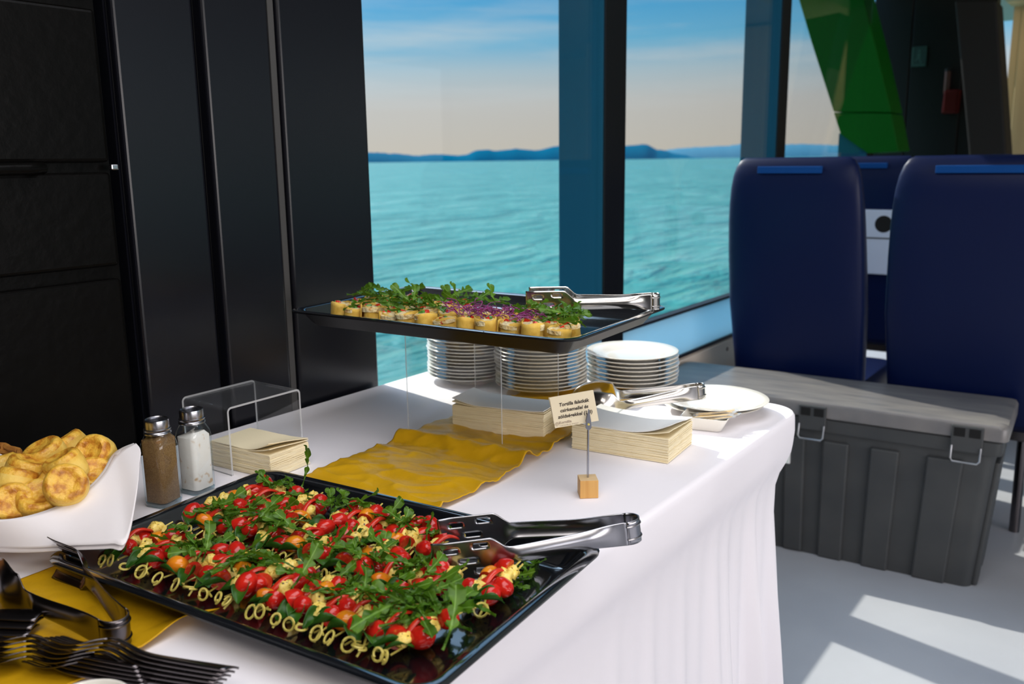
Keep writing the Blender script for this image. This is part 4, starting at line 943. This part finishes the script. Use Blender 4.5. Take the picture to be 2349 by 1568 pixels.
# ------------------------------------------------------------------ rocket leaves
def rocket_mesh(k):
    rnd = random.Random(500+k); L = rnd.uniform(0.044, 0.068); nl = rnd.choice((3, 3, 4)); ph = rnd.uniform(0, 1); wid = rnd.uniform(0.0050, 0.0072); bend = rnd.choice((rnd.uniform(-0.55, -0.1), rnd.uniform(-0.2, 0.6))); cs = rnd.uniform(-0.5, 0.5)
    def hw(s, side):
        if s < 0.30: return 0.0009
        q = (s-0.30)/0.70; e = wid*(0.55 + 0.6*q)*min(1, q/0.12)
        term = 1.0 if q > 0.72 else 0.14 + 0.86*max(0.0, math.sin(PI*((q*nl*1.35 + ph + (0.18 if side > 0 else 0)) % 1.0)))**1.3
        tip = math.sqrt(max(0.0, 1-((q-0.80)/0.20)**2)) if q > 0.80 else 1.0
        return 0.0009 + e*term*tip
    cols = (-1, -0.5, -0.09, 0.09, 0.5, 1)
    def fn(u, v):
        j = round(v*5); c = cols[j]; s = u; w = hw(s, c); y = c*w if abs(c) > 0.2 else (0.0011 if c > 0 else -0.0011)*(1-0.6*s)
        a = bend*s; x = L*(math.sin(a)/bend if abs(bend) > .05 else s); z = L*((1-math.cos(a))/bend if abs(bend) > .05 else 0)
        z += abs(c)*w*0.35 + 0.0018*math.sin(17*s + 2.5*c) * abs(c)
        return (x - abs(c)*w*0.0 + (0.35*w*abs(c) if s < 0.95 else 0), y + cs*L*s*s*0.5, z)
    mb = MB().grid(40, 5, fn); mb.mi = [1 if (i % 5) == 2 else 0 for i in range(len(mb.f))]
    me = mb.mesh('rocket_leaf', ['rocket', 'rocket_pale']); return me
RM = [rocket_mesh(k) for k in range(9)]
def leaves(T, R, pts, n, spread, zlo, zhi, label, group, seed, flat=0.35, scale=(0.8, 1.15), stem='rocket_leaf'):
    rnd = random.Random(seed)
    for i in range(n):
        px, py = polyline(pts, rnd.random()); px += rnd.gauss(0, spread); py += rnd.gauss(0, spread*0.45)
        z = rnd.uniform(zlo, zhi); q = tray_local(T, R, px, py, z)
        q.x = max(-0.205, min(0.205, q.x)); q.y = max(-0.112, min(0.112, q.y))
        o = obj('rocket_leaf', rnd.choice(RM)); a = rnd.uniform(0, 2*PI); s = rnd.uniform(*scale)
        ca, sa = math.cos(a), math.sin(a); w = tray_world(T, R, q.x, q.y, z); o.scale = (s, s, s)
        o.location = w - Vector((ca, sa, 0))*0.024*s; o.rotation_euler = (rnd.uniform(-.9, .9), max(-.5, min(.12, rnd.gauss(-.06, flat*0.65))) , a)
        tag(o, label, 'salad leaf', group)
l1, g1 = 'green rocket leaf strewn between the rows of tomato skewers', 'rocket leaves on the skewer tray'
leaves(T1, T1R, [(370, 1235), (480, 1262), (600, 1290), (700, 1322), (850, 1368), (960, 1405), (1010, 1430)], 92, 18, 0.018, 0.036, l1, g1, 1)
leaves(T1, T1R, [(480, 1165), (590, 1180), (700, 1222), (800, 1262), (900, 1290), (1000, 1325)], 76, 16, 0.018, 0.036, l1, g1, 2)
leaves(T1, T1R, [(640, 1100), (700, 1118), (800, 1160), (900, 1190), (1010, 1215)], 42, 13, 0.016, 0.034, l1, g1, 3)
leaves(T1, T1R, [(880, 1400), (1000, 1350), (1040, 1400), (1000, 1450)], 14, 18, 0.022, 0.036, l1, g1, 4, 0.2, (1.0, 1.35))
leaves(T1, T1R, [(1180, 1300), (1240, 1290), (1225, 1350), (1150, 1330)], 10, 14, 0.006, 0.010, 'loose rocket leaf lying on the bare right end of the skewer tray', 'loose rocket leaves at the bare tray end', 5, 0.12, (0.7, 1.0))
for px, py, z, a, s, tl in ((690, 1118, 0.034, 1.2, 1.0, -1.0), (1015, 1490, 0.030, 1.9, 1.2, -0.2), (905, 1345, 0.042, 0.2, 1.5, -0.1)):
    q = tray_local(T1, T1R, px, py, z); o = obj('rocket_leaf', RM[2]); o.location = tray_world(T1, T1R, q.x, q.y, z); o.rotation_euler = (0.2, tl, a); o.scale = (s, s, s); tag(o, l1, 'salad leaf', g1)

# ------------------------------------------------------------------ tortilla rolls
def tortilla_proto(k):
    rnd = random.Random(900+k); t = empty('tortilla_roll'); h = rnd.uniform(0.027, 0.034); R0 = rnd.uniform(0.0180, 0.0208); U = rnd.uniform; ph = U(0, 6)
    def fn(u, v):
        a = ph + u*2*PI*2.1; r = 0.0050 + (R0-0.0050)*(u**0.8); q = 1 + 0.05*math.sin(3*a+k) + 0.04*nz3(math.cos(a), math.sin(a), k)
        zt = h*(1 + 0.06*math.sin(2*a+k) - 0.05*(1-u)); 
        return (r*q*math.cos(a), r*q*math.sin(a)*0.93, 0.0005 + v*zt + 0.0004*math.sin(9*a))
    MB().grid(54, 5, fn).build('wrap', 'tortilla', t, solid=0.0017, auto=False)
    mk = lambda rr, z, b: [(rr*math.cos(i*PI/10), rr*math.sin(i*PI/10)*0.93, z + b*nz3(i*0.9, rr*300, k)) for i in range(20)]
    MB().rings([mk(R0*0.90, h*0.72, 0.0), mk(R0*0.90, h*0.92, 0.0018), mk(R0*0.66, h*0.97, 0.0030), mk(R0*0.40, h*0.99, 0.0036), mk(R0*0.15, h*1.02, 0.0025)], cap0=True, cap1=True).build('filling', 'filling', t)
    for j in range(3):
        a = U(0, 6); r = U(0.003, 0.010); c = (r*math.cos(a), r*math.sin(a), h*1.0); d = U(0.0018, 0.0032)
        b = MB().box(-d*1.6, d*1.6, -d, d, -d, d).build(('red_pepper_piece', 'cucumber_piece', 'red_pepper_piece')[j], ('pepper_red', 'cucumber', 'pepper_red')[j], t, smooth=False, bevel=0.0006)
        b.location = c; b.rotation_euler = (U(-.6, .6), U(-.6, .6), a)
    return t
TP = [tortilla_proto(k) for k in range(8)]; TU = [False]*8; ct = [0]
def tort(u, v, label, group, rnd, z=0.0022):
    k = ct[0] % 8; ct[0] += 1; o = TP[k] if not TU[k] else copy_tree(TP[k]); TU[k] = True
    o.location = tray_world(T2, T2R, u, v, z); o.rotation_euler = (rnd.uniform(-.10, .14), rnd.uniform(-.10, .10), rnd.uniform(0, 6)); tag(o, label, 'tortilla roll', group)
rnd = random.Random(77)
for i in range(12): tort(-0.208 + i*0.0378 + rnd.uniform(-.002, .002), -0.112 + rnd.uniform(-.003, .003) + (0.010 if i in (0, 11) else 0), 'tortilla roll slice in the front row of the raised tray', 'tortilla rolls in the front row', rnd)
for i in range(12): tort(-0.195 + i*0.0375 + rnd.uniform(-.002, .002), -0.070 + rnd.uniform(-.003, .004), 'tortilla roll slice in the second row of the raised tray', 'tortilla rolls in the second row', rnd)
for i in range(11): tort(-0.200 + i*0.0385 + rnd.uniform(-.003, .003), -0.029 + rnd.uniform(-.003, .003), 'tortilla roll slice in the third row, under the salad leaves', 'tortilla rolls in the third row', rnd)
for i in range(5): tort(-0.20 + i*0.040 + rnd.uniform(-.003, .003), 0.013 + rnd.uniform(-.003, .003), 'tortilla roll slice in the short back row, mostly under leaves', 'tortilla rolls in the back row', rnd)
l2, g2 = 'green rocket leaf scattered over the tortilla rolls', 'rocket leaves on the tortilla tray'
leaves(T2, T2R, [(830, 686), (880, 680), (960, 688)], 34, 15, 0.034, 0.050, l2, g2, 21, 0.4)
leaves(T2, T2R, [(900, 690), (1000, 692), (1060, 695)], 26, 16, 0.034, 0.044, l2, g2, 22, 0.4)
leaves(T2, T2R, [(1060, 690), (1130, 696), (1210, 705)], 18, 12, 0.030, 0.040, l2, g2, 23, 0.35)
leaves(T2, T2R, [(1220, 722), (1300, 724), (1380, 724), (1420, 730)], 30, 12, 0.034, 0.042, l2, g2, 24, 0.35)
def sprouts():
    rnd = random.Random(5); mb = MB(); lf = []
    for i in range(130):
        px, py = polyline([(1045, 712), (1110, 716), (1170, 722), (1225, 728)], rnd.random()); px += rnd.gauss(0, 14); py += rnd.gauss(0, 5)
        z = rnd.uniform(0.034, 0.043); q = tray_local(T2, T2R, px, py, z); p = tray_world(T2, T2R, q.x, q.y, z); a = rnd.uniform(0, 6.28); L = rnd.uniform(0.012, 0.030); up = rnd.uniform(-0.1, 0.7)
        d = Vector((math.cos(a), math.sin(a), up)).normalized(); n = Vector((-d.y, d.x, 0))*rnd.uniform(-.5, .5)
        pts = [p + d*L*(k/5) + n*L*math.sin(PI*k/5)*0.7 + Vector((0, 0, 0.004*math.sin(PI*k/5))) for k in range(6)]
        mb.tube(pts, 0.00075, 4); ellip(mb, pts[-1], 0.0028, 0.0018, 0.0008, 6, 4)
    o = mb.build('purple_sprouts', 'sprout'); tag(o, 'tangle of purple beet sprouts on the tortilla rolls', 'sprouts', kind='stuff')
sprouts()
